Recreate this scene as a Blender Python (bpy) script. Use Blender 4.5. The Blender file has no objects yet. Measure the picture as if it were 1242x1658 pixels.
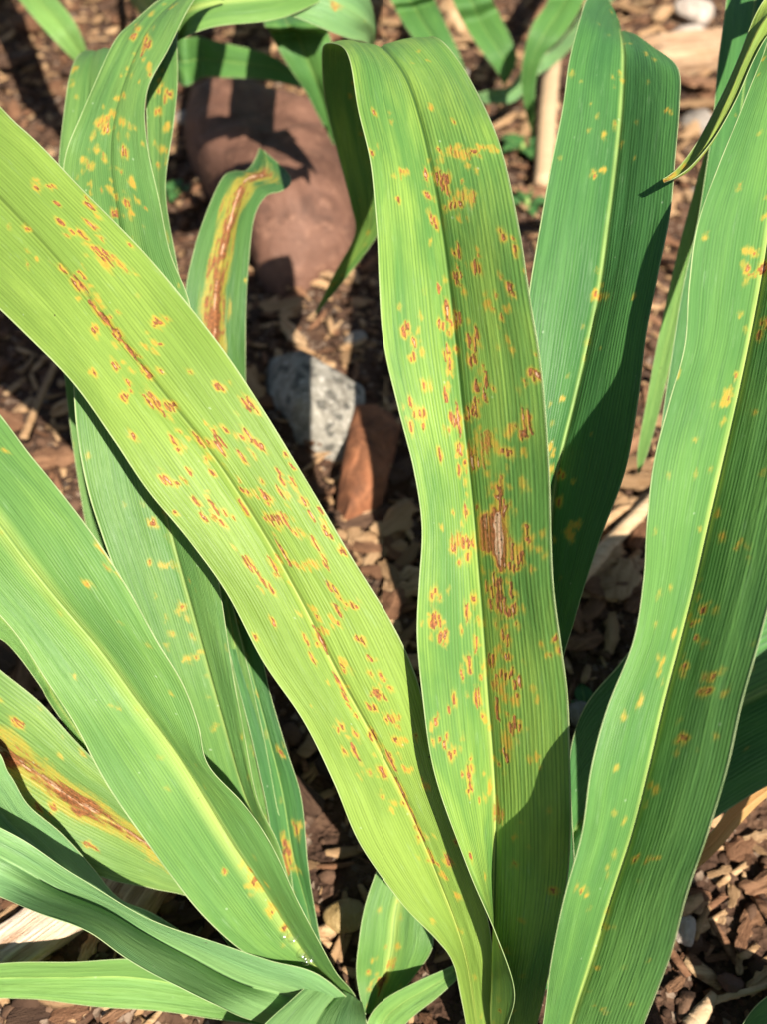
import bpy, bmesh, math, random
import numpy as np
from mathutils import Vector, Matrix, Euler

SC = bpy.context.scene
COL = SC.collection
random.seed(7)
RNG = np.random.default_rng(11)

# ------------------------------------------------------------------ camera
PITCH = math.radians(50.0)
CAM_H = 0.32
VFOV = math.radians(58.0)
FPX = 829.0 / math.tan(VFOV / 2)          # focal length in photo pixels (1242 x 1658)
CAM = np.array([0.0, 0.0, CAM_H])
RIGHT = np.array([1.0, 0.0, 0.0])
FWD = np.array([0.0, math.cos(PITCH), -math.sin(PITCH)])
UPV = np.array([0.0, math.sin(PITCH), math.cos(PITCH)])

cd = bpy.data.cameras.new('camera')
cam = bpy.data.objects.new('camera', cd)
COL.objects.link(cam)
cam.location = CAM
cam.rotation_euler = (math.pi / 2 - PITCH, 0, 0)
cd.sensor_fit = 'VERTICAL'
cd.sensor_height = 36.0
cd.lens = 18.0 / math.tan(VFOV / 2)
cd.clip_start = 0.01
cd.clip_end = 100.0
cd.dof.use_dof = True
cd.dof.focus_distance = 0.245
cd.dof.aperture_fstop = 11.0
SC.camera = cam

# ------------------------------------------------------------------ light
SUN_TRAVEL = -0.30 * RIGHT - 0.04 * UPV + 0.95 * FWD
SUN_TRAVEL = SUN_TRAVEL / np.linalg.norm(SUN_TRAVEL)
TO_SUN = -SUN_TRAVEL
SUN_EL = math.asin(TO_SUN[2])
SUN_AZ = math.atan2(TO_SUN[0], TO_SUN[1])
w = bpy.data.worlds.new('World')
SC.world = w
w.use_nodes = True
wn = w.node_tree.nodes
wn.clear()
sky = wn.new('ShaderNodeTexSky')
sky.sky_type = 'NISHITA'
sky.sun_disc = False
sky.sun_elevation = SUN_EL
sky.sun_rotation = SUN_AZ
bg = wn.new('ShaderNodeBackground')
bg.inputs['Strength'].default_value = 0.05
wo = wn.new('ShaderNodeOutputWorld')
w.node_tree.links.new(sky.outputs[0], bg.inputs[0])
w.node_tree.links.new(bg.outputs[0], wo.inputs[0])
sl = bpy.data.lights.new('sun', 'SUN')
sl.energy = 5.0
sl.angle = math.radians(0.55)
sl.color = (1.0, 0.945, 0.83)
sun = bpy.data.objects.new('sun', sl)
COL.objects.link(sun)
sun.location = (0.5, -0.3, 1.0)
sun.rotation_euler = Vector(SUN_TRAVEL).to_track_quat('-Z', 'Y').to_euler()

SC.view_settings.view_transform = 'Standard'
SC.view_settings.look = 'None'
SC.view_settings.exposure = 1.08
SC.view_settings.gamma = 1.0
SC.render.engine = 'CYCLES'
SC.cycles.use_denoising = True
SC.cycles.max_bounces = 5
SC.cycles.diffuse_bounces = 2
SC.cycles.use_adaptive_sampling = True
SC.cycles.adaptive_threshold = 0.025
SC.cycles.transmission_bounces = 6
SC.cycles.caustics_reflective = False
SC.cycles.caustics_refractive = False


# ------------------------------------------------------------------ helpers
def P(px, py, d):
    """photo pixel + distance along the view axis -> world point"""
    x = (px - 621.0) / FPX
    y = (829.0 - py) / FPX
    return CAM + d * (FWD + x * RIGHT + y * UPV)


def ground_at(px, py, z=0.0):
    y = (829.0 - py) / FPX
    d = (CAM_H - z) / (math.sin(PITCH) - y * math.cos(PITCH))
    return P(px, py, d), d


def to_px(p):
    q = np.asarray(p) - CAM
    d = q @ FWD
    return 621.0 + FPX * (q @ RIGHT) / d, 829.0 - FPX * (q @ UPV) / d


def tag(o, label=None, cat=None, group=None, kind=None):
    if label: o['label'] = label
    if cat: o['category'] = cat
    if group: o['group'] = group
    if kind: o['kind'] = kind
    return o


def empty(name, loc, label, cat, group=None):
    o = bpy.data.objects.new(name, None)
    COL.objects.link(o)
    o.location = loc
    o.empty_display_size = 0.02
    return tag(o, label, cat, group)


def link_mesh(name, me, mat, parent=None):
    o = bpy.data.objects.new(name, me)
    if mat: me.materials.append(mat)
    COL.objects.link(o)
    if parent is not None:
        o.parent = parent
        o.matrix_parent_inverse = Matrix.Translation(-parent.location)
    return o


_perm = RNG.random((64, 64, 4))


def vnoise(x, y, k=0):
    """smooth value noise, periodic over 64 cells"""
    x = np.asarray(x, float); y = np.asarray(y, float)
    xi = np.floor(x).astype(int); yi = np.floor(y).astype(int)
    fx = x - xi; fy = y - yi
    fx = fx * fx * (3 - 2 * fx); fy = fy * fy * (3 - 2 * fy)
    a = _perm[xi % 64, yi % 64, k]; b = _perm[(xi + 1) % 64, yi % 64, k]
    c = _perm[xi % 64, (yi + 1) % 64, k]; d = _perm[(xi + 1) % 64, (yi + 1) % 64, k]
    return (a * (1 - fx) + b * fx) * (1 - fy) + (c * (1 - fx) + d * fx) * fy


def ground_z(x, y):
    z = (vnoise(x * 9, y * 9, 0) - .5) * 0.016
    z = z + (vnoise(x * 38, y * 38, 1) - .5) * 0.009
    z = z + (vnoise(x * 110, y * 110, 2) - .5) * 0.0045
    z = z + (vnoise(x * 260, y * 260, 3) - .5) * 0.0018
    return z


def grid_mesh(name, verts, faces, smooth=True):
    me = bpy.data.meshes.new(name)
    nv, nf = len(verts), len(faces)
    me.vertices.add(nv)
    me.vertices.foreach_set('co', np.ascontiguousarray(verts, dtype=np.float32).ravel())
    k = faces.shape[1]
    me.loops.add(nf * k)
    me.loops.foreach_set('vertex_index', np.ascontiguousarray(faces, dtype=np.int32).ravel())
    me.polygons.add(nf)
    me.polygons.foreach_set('loop_start', np.arange(0, nf * k, k, dtype=np.int32))
    me.polygons.foreach_set('loop_total', np.full(nf, k, dtype=np.int32))
    me.update(calc_edges=True)
    if smooth:
        me.polygons.foreach_set('use_smooth', np.ones(nf, dtype=bool))
    return me


# ------------------------------------------------------------------ node helpers
class NT:
    def __init__(self, name):
        self.m = bpy.data.materials.new(name)
        self.m.use_nodes = True
        self.n = self.m.node_tree.nodes
        self.l = self.m.node_tree.links
        self.n.clear()
        self.out = self.n.new('ShaderNodeOutputMaterial')

    def set(self, sock, v):
        if isinstance(v, bpy.types.NodeSocket):
            self.l.new(v, sock)
        else:
            if sock.type == 'RGBA' and len(v) == 3: v = (*v, 1.0)
            sock.default_value = v

    def math(self, op, a, b=0.0, c=0.0, clamp=False):
        n = self.n.new('ShaderNodeMath'); n.operation = op; n.use_clamp = clamp
        self.set(n.inputs[0], a); self.set(n.inputs[1], b); self.set(n.inputs[2], c)
        return n.outputs[0]

    def ramp(self, v, lo, hi, a=0.0, b=1.0):
        n = self.n.new('ShaderNodeMapRange'); n.interpolation_type = 'SMOOTHSTEP'
        self.set(n.inputs[0], v); self.set(n.inputs[1], lo); self.set(n.inputs[2], hi)
        self.set(n.inputs[3], a); self.set(n.inputs[4], b)
        return n.outputs[0]

    def mix(self, f, a, b, mode='MIX'):
        n = self.n.new('ShaderNodeMix'); n.data_type = 'RGBA'; n.blend_type = mode
        self.set(n.inputs[0], f); self.set(n.inputs[6], a); self.set(n.inputs[7], b)
        return n.outputs[2]

    def comb(self, x, y, z=0.0):
        n = self.n.new('ShaderNodeCombineXYZ')
        self.set(n.inputs[0], x); self.set(n.inputs[1], y); self.set(n.inputs[2], z)
        return n.outputs[0]

    def sep(self, v):
        n = self.n.new('ShaderNodeSeparateXYZ'); self.set(n.inputs[0], v)
        return n.outputs

    def attr(self, name, out='Vector', typ='GEOMETRY'):
        n = self.n.new('ShaderNodeAttribute'); n.attribute_name = name; n.attribute_type = typ
        return n.outputs[out]

    def noise(self, vec, scale, detail=3.0, rough=0.55, dist=0.0):
        n = self.n.new('ShaderNodeTexNoise')
        self.set(n.inputs['Vector'], vec); n.inputs['Scale'].default_value = scale
        n.inputs['Detail'].default_value = detail; n.inputs['Roughness'].default_value = rough
        n.inputs['Distortion'].default_value = dist
        return n.outputs['Fac']

    def voro(self, vec, scale, feature='F1'):
        n = self.n.new('ShaderNodeTexVoronoi'); n.feature = feature
        self.set(n.inputs['Vector'], vec); n.inputs['Scale'].default_value = scale
        return n.outputs

    def mapv(self, vec, scale=(1, 1, 1), loc=(0, 0, 0)):
        n = self.n.new('ShaderNodeMapping')
        self.set(n.inputs[0], vec); n.inputs['Scale'].default_value = scale; n.inputs['Location'].default_value = loc
        return n.outputs[0]

    def coord(self, which):
        return self.n.new('ShaderNodeTexCoord').outputs[which]

    def rnd(self):
        return self.n.new('ShaderNodeObjectInfo').outputs['Random']

    def bump(self, h, strength, dist, normal=None):
        n = self.n.new('ShaderNodeBump')
        n.inputs['Strength'].default_value = strength; n.inputs['Distance'].default_value = dist
        self.set(n.inputs['Height'], h)
        if normal is not None: self.set(n.inputs['Normal'], normal)
        return n.outputs[0]

    def principled(self, col, rough, spec=0.5, normal=None):
        n = self.n.new('ShaderNodeBsdfPrincipled')
        self.set(n.inputs['Base Color'], col); self.set(n.inputs['Roughness'], rough)
        self.set(n.inputs['Specular IOR Level'], spec)
        if normal is not None: self.set(n.inputs['Normal'], normal)
        return n

    def finish(self, shader):
        self.l.new(shader, self.out.inputs['Surface'])
        return self.m


# ------------------------------------------------------------------ materials
def leaf_material(name, base, young, rib, veins=46.0, ribw=0.10, trans=0.13, wax_sheen=0.25, seed=0.0, tcol=None, dust=0.5, rough=0.48, fade=None, groove=0.55):
    """base: blade colour, young: yellower blotch colour, rib: midrib colour"""
    t = NT(name)
    co = t.attr('leaf_co')
    s = t.sep(co)
    u, v = s[0], s[1]
    au = t.math('ABSOLUTE', u)
    # stretched coordinates: across is fine, along is slow
    st = t.comb(t.math('MULTIPLY', u, 1.0), t.math('MULTIPLY_ADD', v, 9.0, seed), seed)
    blot = t.noise(st, 1.7, 4.0, 0.6, 0.4)
    streak = t.noise(t.comb(t.math('MULTIPLY', u, 30.0), t.math('MULTIPLY_ADD', v, 16.0, seed), seed), 1.0, 3.0, 0.6)
    wob = t.noise(t.comb(t.math('MULTIPLY', u, 3.0), t.math('MULTIPLY_ADD', v, 14.0, seed), 3.3), 1.0, 2.0)
    ph = t.math('MULTIPLY_ADD', u, veins * math.pi, t.math('MULTIPLY', wob, 1.8))
    vein = t.math('MULTIPLY_ADD', t.math('SINE', ph), 0.5, 0.5)
    vamp = t.noise(t.comb(t.math('MULTIPLY', u, 9.0), t.math('MULTIPLY_ADD', v, 30.0, seed), 6.6), 1.0, 2.0)
    vthin = t.noise(t.comb(t.math('MULTIPLY', u, veins * 1.6), t.math('MULTIPLY_ADD', v, 5.0, seed), 2.2), 1.0, 2.0, 0.7)
    vein = t.math('ADD', t.math('MULTIPLY', vein, t.math('MULTIPLY_ADD', vamp, 1.1, -0.1)), t.math('MULTIPLY', vthin, 0.55))
    vein2 = t.math('MULTIPLY_ADD', t.math('SINE', t.math('MULTIPLY_ADD', ph, 0.37, 1.1)), 0.5, 0.5)
    
    base = (base[0], base[1], base[2] * 1.0); young = (young[0] * .96, young[1], young[2] * .98)
    c = t.mix(t.ramp(blot, 0.36, 0.66), base, young)
    cells = t.noise(t.comb(t.math('MULTIPLY', u, 60.0), t.math('MULTIPLY', v, 260.0), seed), 1.0, 2.0, 0.6)
    dark = tuple(k * 0.66 for k in base)
    lite = tuple(min(1, k * 1.22 + 0.012) for k in young)
    c = t.mix(t.math('MULTIPLY', t.ramp(vein, 0.42, 0.88), 0.60), c, dark)
    c = t.mix(t.math('MULTIPLY', t.ramp(vein2, 0.5, 1.0), 0.14), c, dark)
    c = t.mix(t.math('MULTIPLY', t.ramp(streak, 0.48, 0.82), 0.34), c, lite)
    c = t.mix(t.math('MULTIPLY', t.ramp(cells, 0.45, 0.8), 0.16), c, dark)
    # midrib: pale band with a narrow dark groove line
    nrib = t.math('MULTIPLY_ADD', t.noise(t.comb(0.0, t.math('MULTIPLY', v, 22.0), seed), 1.0), 0.05, t.math('ADD', au, -0.025))
    ribm = t.ramp(nrib, 0.0, ribw, 1.0, 0.0)
    vrib = t.noise(t.comb(0.0, t.math('MULTIPLY', v, 30.0), seed + 4), 1.0, 3.0)
    rs_ = t.ramp(vrib, 0.2, 0.7, 0.45, 0.9)
    if fade: rs_ = t.math('MULTIPLY', rs_, t.ramp(v, fade[0], fade[1], 1.0, 0.10))
    c = t.mix(t.math('MULTIPLY', ribm, rs_), c, rib)
    grv = t.ramp(t.math('ABSOLUTE', t.math('ADD', u, -0.02)), 0.006, 0.022, 1.0, 0.0)
    c = t.mix(t.math('MULTIPLY', grv, groove), c, tuple(k * .55 for k in base))
    # disease marks: r halo, g rust, b pale dead tissue
    les = t.sep(t.attr('lesion', 'Color'))
    ln = t.noise(t.comb(t.math('MULTIPLY', s[2], 1900.0), t.math('MULTIPLY', v, 900.0), seed), 1.0, 3.0, 0.7)
    lj = t.math('MULTIPLY_ADD', ln, 0.95, -0.475)
    halo = t.ramp(t.math('ADD', les[0], t.math('MULTIPLY', lj, 0.7)), 0.08, 0.95)
    halo2 = t.ramp(t.math('ADD', les[0], t.math('MULTIPLY', lj, 0.8)), 0.45, 1.2)
    rust = t.ramp(t.math('ADD', les[1], lj), 0.22, 0.95)
    pale = t.ramp(t.math('ADD', les[2], t.math('MULTIPLY', lj, 0.8)), 0.40, 0.62)
    c = t.mix(t.math('MULTIPLY', halo, 0.78), c, (0.43, 0.31, 0.038))
    c = t.mix(t.math('MULTIPLY', halo2, 0.72), c, (0.42, 0.185, 0.036))
    rc = t.mix(t.ramp(ln, 0.32, 0.68), (0.070, 0.020, 0.013), (0.30, 0.10, 0.040))
    c = t.mix(t.math('MULTIPLY', rust, 0.92), c, rc)
    dots = t.voro(t.comb(t.math('MULTIPLY', s[2], 1000.0), t.math('MULTIPLY', v, 800.0), seed), 1.0)[0]
    pc = t.mix(t.ramp(dots, 0.18, 0.30, 0.85, 0.0), t.mix(t.ramp(ln, .3, .7), (0.52, 0.35, 0.23), (0.34, 0.17, 0.09)), (0.07, 0.03, 0.02))
    c = t.mix(pale, c, pc)
    # waxy bloom with whitish sheen painted into the colour / dust flecks
    dn = t.noise(t.comb(t.math('MULTIPLY', u, 5.0), t.math('MULTIPLY_ADD', v, 40.0, seed), 8.1), 2.0, 5.0, 0.7)
    c = t.mix(t.math('MULTIPLY', t.ramp(dn, 0.56, 0.80), 0.24 * wax_sheen / 0.25), c, (0.29, 0.41, 0.24))
    fl = t.voro(t.comb(t.math('MULTIPLY', s[2], 260.0), t.math('MULTIPLY_ADD', v, 190.0, seed), seed), 1.0)
    flm = t.math('MULTIPLY', t.ramp(fl[0], 0.05, 0.10, 1.0, 0.0), t.ramp(t.sep(fl[1])[0], 0.80, 0.86))
    c = t.mix(t.math('MULTIPLY', flm, dust * .5), c, (0.50, 0.58, 0.42))
    sp2 = t.voro(t.comb(t.math('MULTIPLY', s[2], 170.0), t.math('MULTIPLY_ADD', v, 150.0, seed + 9), seed), 1.0)
    spm = t.math('MULTIPLY', t.ramp(sp2[0], 0.03, 0.075, 1.0, 0.0), t.ramp(t.sep(sp2[1])[1], 0.86, 0.9))
    c = t.mix(t.math('MULTIPLY', spm, 0.8 if dust else 0.0), c, (0.05, 0.035, 0.02))
    # hyaline margin
    mg = t.ramp(au, 0.978, 0.996)
    c = t.mix(t.math('MULTIPLY', mg, t.ramp(dn, .3, .6, .35, .8)), c, (0.38, 0.44, 0.22))
    h = t.math('ADD', t.math('MULTIPLY', vein, 0.7), t.math('ADD', t.math('MULTIPLY', streak, 0.9), t.math('MULTIPLY', rust, -0.8)))
    nrm = t.bump(h, 0.65, 0.00026)
    crs = t.noise(t.comb(t.math('MULTIPLY', u, 7.0), t.math('MULTIPLY_ADD', v, 60.0, seed), 1.9), 1.0, 4.0, 0.6)
    nrm = t.bump(t.math('ADD', blot, t.math('MULTIPLY', crs, 0.35)), 0.45, 0.0018, nrm)
    pr = t.principled(c, t.math('ADD', t.math('MULTIPLY_ADD', dn, 0.22, rough - 0.10), t.math('MULTIPLY', rust, 0.25)), 0.22, nrm)
    tr = t.n.new('ShaderNodeBsdfTranslucent')
    tc = t.mix(1.0, c, tcol or (1.10, 1.25, 0.45), 'MULTIPLY')
    t.set(tr.inputs['Color'], tc)
    t.set(tr.inputs['Normal'], nrm)
    mx = t.n.new('ShaderNodeMixShader')
    t.set(mx.inputs[0], t.math('MULTIPLY_ADD', rust, -trans * 0.6, trans))
    t.l.new(pr.outputs[0], mx.inputs[1]); t.l.new(tr.outputs[0], mx.inputs[2])
    return t.finish(mx.outputs[0])


def soil_material():
    t = NT('soil')
    p = t.coord('Object')
    a = t.noise(p, 14.0, 6.0, 0.65)
    b = t.noise(p, 120.0, 5.0, 0.7)
    g = t.voro(p, 420.0)
    c = t.mix(t.ramp(a, 0.35, 0.65), (0.034, 0.018, 0.012), (0.095, 0.049, 0.029))
    c = t.mix(t.math('MULTIPLY', t.ramp(b, 0.45, 0.75), 0.7), c, (0.15, 0.085, 0.05))
    c = t.mix(t.math('MULTIPLY', t.ramp(t.sep(g[1])[0], 0.86, 0.95), 0.6), c, (0.30, 0.22, 0.16))
    n = t.bump(t.math('ADD', b, t.math('MULTIPLY', g[0], 0.6)), 0.9, 0.003)
    return t.finish(t.principled(c, 0.9, 0.2, n).outputs[0])


def clod_material(name, dark, mid, lite, grain=(60, 60, 60), rough=0.85, spec=0.2, bump=0.0012, fine=900.0):
    t = NT(name)
    p = t.coord('Object')
    r = t.math('FRACT', t.math('ADD', t.rnd(), t.attr('tint', 'Fac')))
    off = t.comb(t.math('MULTIPLY', r, 13.0), t.math('MULTIPLY', r, 7.0), t.math('MULTIPLY', r, 5.0))
    va = t.n.new('ShaderNodeVectorMath'); va.operation = 'ADD'
    t.set(va.inputs[0], p); t.set(va.inputs[1], off)
    q = va.outputs[0]
    g = t.noise(t.mapv(q, grain), 1.0, 5.0, 0.65, 0.6)
    f = t.noise(q, fine, 4.0, 0.7)
    c = t.mix(t.ramp(g, 0.30, 0.70), dark, lite)
    c = t.mix(t.math('MULTIPLY', t.ramp(r, 0.0, 0.5), 0.55), c, mid)
    c = t.mix(t.ramp(r, 0.55, 1.0, 0.0, 0.6), c, tuple(k * .5 for k in dark))
    c = t.mix(t.math('MULTIPLY', t.ramp(f, 0.55, 0.75), 0.45), c, tuple(k * 0.45 for k in dark))
    n = t.bump(t.math('ADD', g, t.math('MULTIPLY', f, 0.5)), 0.9, bump)
    return t.finish(t.principled(c, rough, spec, n).outputs[0])


def rock_material(name, cols, scale=70.0, rough=0.8, patch=0.5):
    t = NT(name)
    p = t.coord('Object')
    a = t.noise(p, scale, 6.0, 0.65, 0.5)
    b = t.noise(p, scale * 4.5, 5.0, 0.7)
    v = t.voro(p, scale * 3.0)
    c = t.mix(t.ramp(a, 0.36, 0.62), cols[0], cols[1])
    c = t.mix(t.math('MULTIPLY', t.ramp(b, 0.52, 0.70), patch), c, cols[2])
    c = t.mix(t.math('MULTIPLY', t.ramp(t.sep(v[1])[0], 0.80, 0.92), patch * 0.8), c, cols[3])
    n = t.bump(t.math('ADD', a, t.math('MULTIPLY', b, 0.7)), 0.8, 0.0025)
    return t.finish(t.principled(c, rough, 0.3, n).outputs[0])


def wood_material(name, dark, mid, lite, along=26.0, across=420.0, spots=True):
    """grain runs along local x"""
    t = NT(name)
    p = t.coord('Object')
    a = t.noise(t.mapv(p, (along, across, across * 0.8)), 1.0, 5.0, 0.65, 0.8)
    b = t.noise(t.mapv(p, (along * 3, across * 3.2, across * 3)), 1.0, 3.0, 0.6)
    k = t.noise(p, 85.0, 4.0, 0.6)
    c = t.mix(t.ramp(a, 0.32, 0.64), dark, lite)
    c = t.mix(t.math('MULTIPLY', t.ramp(k, 0.42, 0.66), 0.6), c, mid)
    c = t.mix(t.math('MULTIPLY', t.ramp(b, 0.56, 0.76), 0.5), c, tuple(q * 0.5 for q in dark))
    n = t.bump(t.math('ADD', a, t.math('MULTIPLY', b, 0.5)), 1.0, 0.0016)
    return t.finish(t.principled(c, 0.82, 0.25, n).outputs[0])


M_SOIL = soil_material()
M_CLOD = clod_material('soil_crumb', (0.050, 0.026, 0.015), (0.095, 0.048, 0.029), (0.20, 0.115, 0.07))
M_TAN = clod_material('tan_bark', (0.25, 0.135, 0.060), (0.40, 0.235, 0.118), (0.58, 0.385, 0.215), (60, 420, 300))
M_RED = clod_material('red_bark', (0.105, 0.048, 0.024), (0.19, 0.088, 0.046), (0.31, 0.165, 0.09), (60, 420, 300))
M_DARK = clod_material('dark_bark', (0.045, 0.022, 0.014), (0.075, 0.040, 0.025), (0.15, 0.085, 0.052), (60, 420, 300))
M_GREYP = clod_material('grey_pebble', (0.15, 0.125, 0.105), (0.27, 0.225, 0.185), (0.40, 0.34, 0.28), (90, 90, 90), 0.65, 0.35)
M_STRAW = clod_material('straw', (0.40, 0.25, 0.13), (0.48, 0.32, 0.19), (0.60, 0.44, 0.28), (30, 600, 600), 0.7, 0.3, 0.0005)

# ------------------------------------------------------------------ ground
def stretched(n, lo, hi, far):
    core = np.linspace(lo, hi, n)
    step = core[1] - core[0]
    out = []
    s, x = step, hi
    while x < far:
        s *= 1.28; x += s; out.append(x)
    neg = []
    s, x = step, lo
    while x > -far:
        s *= 1.28; x -= s; neg.append(x)
    return np.array(neg[::-1] + list(core) + out)


gx = stretched(330, -0.42, 0.42, 12.0)
gy = stretched(350, -0.05, 0.90, 12.0)
GX, GY = np.meshgrid(gx, gy)
GZ = ground_z(GX, GY)
far = np.clip((np.hypot(GX, GY - 0.4) - 0.8) / 1.5, 0, 1)
GZ = GZ * (1 - 0.8 * far)
ny_, nx_ = GX.shape
idx = np.arange(nx_ * ny_).reshape(ny_, nx_)
fq = np.stack([idx[:-1, :-1], idx[:-1, 1:], idx[1:, 1:], idx[1:, :-1]], -1).reshape(-1, 4)
gme = grid_mesh('ground', np.stack([GX, GY, GZ], -1).reshape(-1, 3), fq)
ground = link_mesh('ground', gme, M_SOIL)
tag(ground, 'dark brown crumbly garden soil under the mulch', 'ground', kind='structure')


# ------------------------------------------------------------------ loose pieces
def shard(seed, L=1.0, W=0.45, T=0.18, n=6, m=6, blunt=0.7):
    """irregular bark chip, long axis x, unit length; about 70 triangles"""
    r = random.Random(seed)
    vs, fs = [], []
    bend = r.uniform(-0.18, 0.18); twist = r.uniform(-0.5, 0.5); curl = r.uniform(-0.10, 0.16)
    for i in range(n):
        a = i / (n - 1); x = (a - 0.5) * L
        prof = blunt + (1 - blunt) * math.sin(math.pi * (0.12 + 0.76 * a))
        prof *= r.uniform(0.66, 1.16)
        if i in (0, n - 1): prof *= r.uniform(0.45, 0.95)
        for k in range(m):
            th = 2 * math.pi * k / m + twist * (a - .5)
            y = math.cos(th) * W / 2 * prof * r.uniform(0.82, 1.14)
            z = math.sin(th) * T / 2 * prof * r.uniform(0.6, 1.2)
            vs.append((x + r.uniform(-.05, .05) * L, y + bend * (a - .5) ** 2 * 4 * W, z + curl * (a - .5) ** 2 * 4 * L * 0.5))
    for i in range(n - 1):
        for k in range(m):
            k2 = (k + 1) % m
            fs.append((i * m + k, (i + 1) * m + k, (i + 1) * m + k2, i * m + k2))
    fs.append(tuple(range(m))[::-1] if False else tuple(range(m)))
    fs.append(tuple(range((n - 1) * m, n * m))[::-1])
    return vs, fs


def lump(seed, sub=1, flat=0.7, jag=0.28, facet=0.0):
    """unit lump from a jittered icosphere"""
    r = random.Random(seed)
    bm = bmesh.new()
    bmesh.ops.create_icosphere(bm, subdivisions=sub, radius=0.5)
    ox, oy, oz = r.uniform(0, 50), r.uniform(0, 50), r.uniform(0, 50)
    cuts = [(Vector((r.uniform(-1, 1), r.uniform(-1, 1), r.uniform(-.6, 1))).normalized(), r.uniform(0.26, 0.40)) for _ in range(7)]
    for v in bm.verts:
        p = v.co.copy()
        k = 1 + jag * (float(vnoise(p.x * 3 + ox, p.y * 3 + p.z * 2.1 + oy, 0)) - .5) * 2 + jag * .4 * (float(vnoise(p.x * 8 + oz, p.z * 8 + p.y * 7 + ox, 1)) - .5) * 2
        p *= k
        if facet:
            for n, d in cuts:
                e = p.dot(n) - d
                if e > 0: p -= n * e * facet
        p.z *= flat
        v.co = p
    vs = [tuple(v.co) for v in bm.verts]
    fs = [tuple(v.index for v in f.verts) for f in bm.faces]
    bm.free()
    return vs, fs


def mesh_of(name, vf, smooth=True):
    me = bpy.data.meshes.new(name)
    me.from_pydata([tuple(v) for v in vf[0]], [], [tuple(f) for f in vf[1]])
    me.update()
    if smooth:
        for p_ in me.polygons: p_.use_smooth = True
    return me


def smoothed(vf, levels=1):
    """Catmull-Clark the shard so that it reads as worn bark"""
    bm = bmesh.new()
    bv = [bm.verts.new(v) for v in vf[0]]
    for f in vf[1]:
        try: bm.faces.new([bv[i] for i in f])
        except ValueError: pass
    bmesh.ops.recalc_face_normals(bm, faces=bm.faces[:])
    vs = [tuple(v.co) for v in bm.verts]
    bm.verts.index_update()
    fs = [tuple(v.index for v in f.verts) for f in bm.faces]
    bm.free()
    return vs, fs


def joined(name, protos, n, sampler, mat, label, cat):
    """many uncountable crumbs as one stuff mesh"""
    V, F, T, base = [], [], [], 0
    ps = [(np.array(v), np.array([list(f) for f in fs])) for v, fs in protos]
    for i in range(n):
        v, f = ps[i % len(ps)]
        x, y, s, el = sampler()
        a, b = random.uniform(0, 6.28), random.uniform(-.5, .5)
        R = np.array(Euler((b, random.uniform(-.4, .4), a)).to_matrix())
        q = (v * (np.array([s * el, s, s]))) @ R.T
        q = q + np.array([x, y, float(ground_z(x, y)) + s * 0.18])
        V.append(q); F.append(f + base); base += len(v); T.append(np.full(len(v), random.random()))
    me = grid_mesh(name, np.concatenate(V), np.concatenate(F), smooth=False)
    me.attributes.new('tint', 'FLOAT', 'POINT').data.foreach_set('value', np.concatenate(T).astype(np.float32))
    o = link_mesh(name, me, mat)
    return tag(o, label, cat, kind='stuff')


def frustum_xy(margin=60, ymin=-40, ymax=1740):
    while True:
        px, py = random.uniform(-margin, 1242 + margin), random.uniform(ymin, ymax)
        # even spread over the ground, not over the picture
        p, d = ground_at(px, py)
        if random.random() < (d / 0.8) ** 3:
            return p[0], p[1], px, py


clods = [lump(i, 1, 0.75, 0.45) for i in range(8)]
clod_shape = [(v, f) for v, f in clods]


def s_clod():
    x, y, _, _ = frustum_xy()
    return x, y, random.choice([0.0025, 0.0035, 0.005, 0.007]) * random.uniform(.7, 1.2), random.uniform(.9, 1.4)


joined('soil_crumbs', clod_shape, 5200, s_clod, M_CLOD, 'loose dark brown soil crumbs covering the ground', 'soil crumbs')


def quads_only(vf):
    v, f = vf
    out = []
    for q in f:
        if len(q) == 4: out.append(q)
        else:
            for i in range(1, len(q) - 2, 2): out.append((q[0], q[i], q[i + 1], q[i + 2]))
    return v, out


bits = [quads_only(shard(100 + i, 1, random.uniform(.3, .55), random.uniform(.14, .25), 4, 6)) for i in range(8)]


def s_bit():
    x, y, _, _ = frustum_xy()
    s = random.choice([.003, .004, .006, .009, .012]) * random.uniform(.8, 1.2)
    return x, y, s, random.uniform(.8, 1.5)


joined('bark_crumbs', bits, 2200, s_bit, M_RED, 'small reddish brown bark crumbs scattered over the soil', 'bark crumbs')
joined('wood_crumbs', bits, 4200, s_bit, M_TAN, 'small tan wood crumbs scattered over the soil', 'wood crumbs')

# ---- chips that can be told apart: copies of a few shapes
U = dict(grain=(1.4, 10.0, 7.0), fine=20.0, bump=0.0022)
U_TAN = clod_material('tan_chip', (0.25, 0.135, 0.060), (0.40, 0.235, 0.118), (0.60, 0.40, 0.23), **U)
U_RED = clod_material('red_chip', (0.105, 0.048, 0.024), (0.19, 0.088, 0.046), (0.33, 0.175, 0.095), **U)
U_DARK = clod_material('dark_chip', (0.040, 0.021, 0.014), (0.070, 0.038, 0.024), (0.15, 0.085, 0.052), **U)
U_PEB = clod_material('pebble_stone', (0.14, 0.115, 0.092), (0.26, 0.215, 0.175), (0.42, 0.36, 0.30), (2.0, 2.0, 2.0), 0.65, 0.3, 0.0015, 16.0)
protos = {}
for kind, mat, wr, tr_ in (('tan', U_TAN, (.28, .48), (.12, .22)), ('red', U_RED, (.34, .58), (.16, .28)), ('dark', U_DARK, (.40, .62), (.18, .30))):
    protos[kind] = []
    for i in range(9):
        me = mesh_of('bark_chip', vf=smoothed(shard(hash((len(kind), i)) % 9999 + i, 1, random.uniform(*wr), random.uniform(*tr_), 8, 7, random.uniform(.45, .9))))
        me.set_sharp_from_angle(angle=math.radians(34))
        me.materials.append(mat)
        protos[kind].append(me)
peb = []
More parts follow.
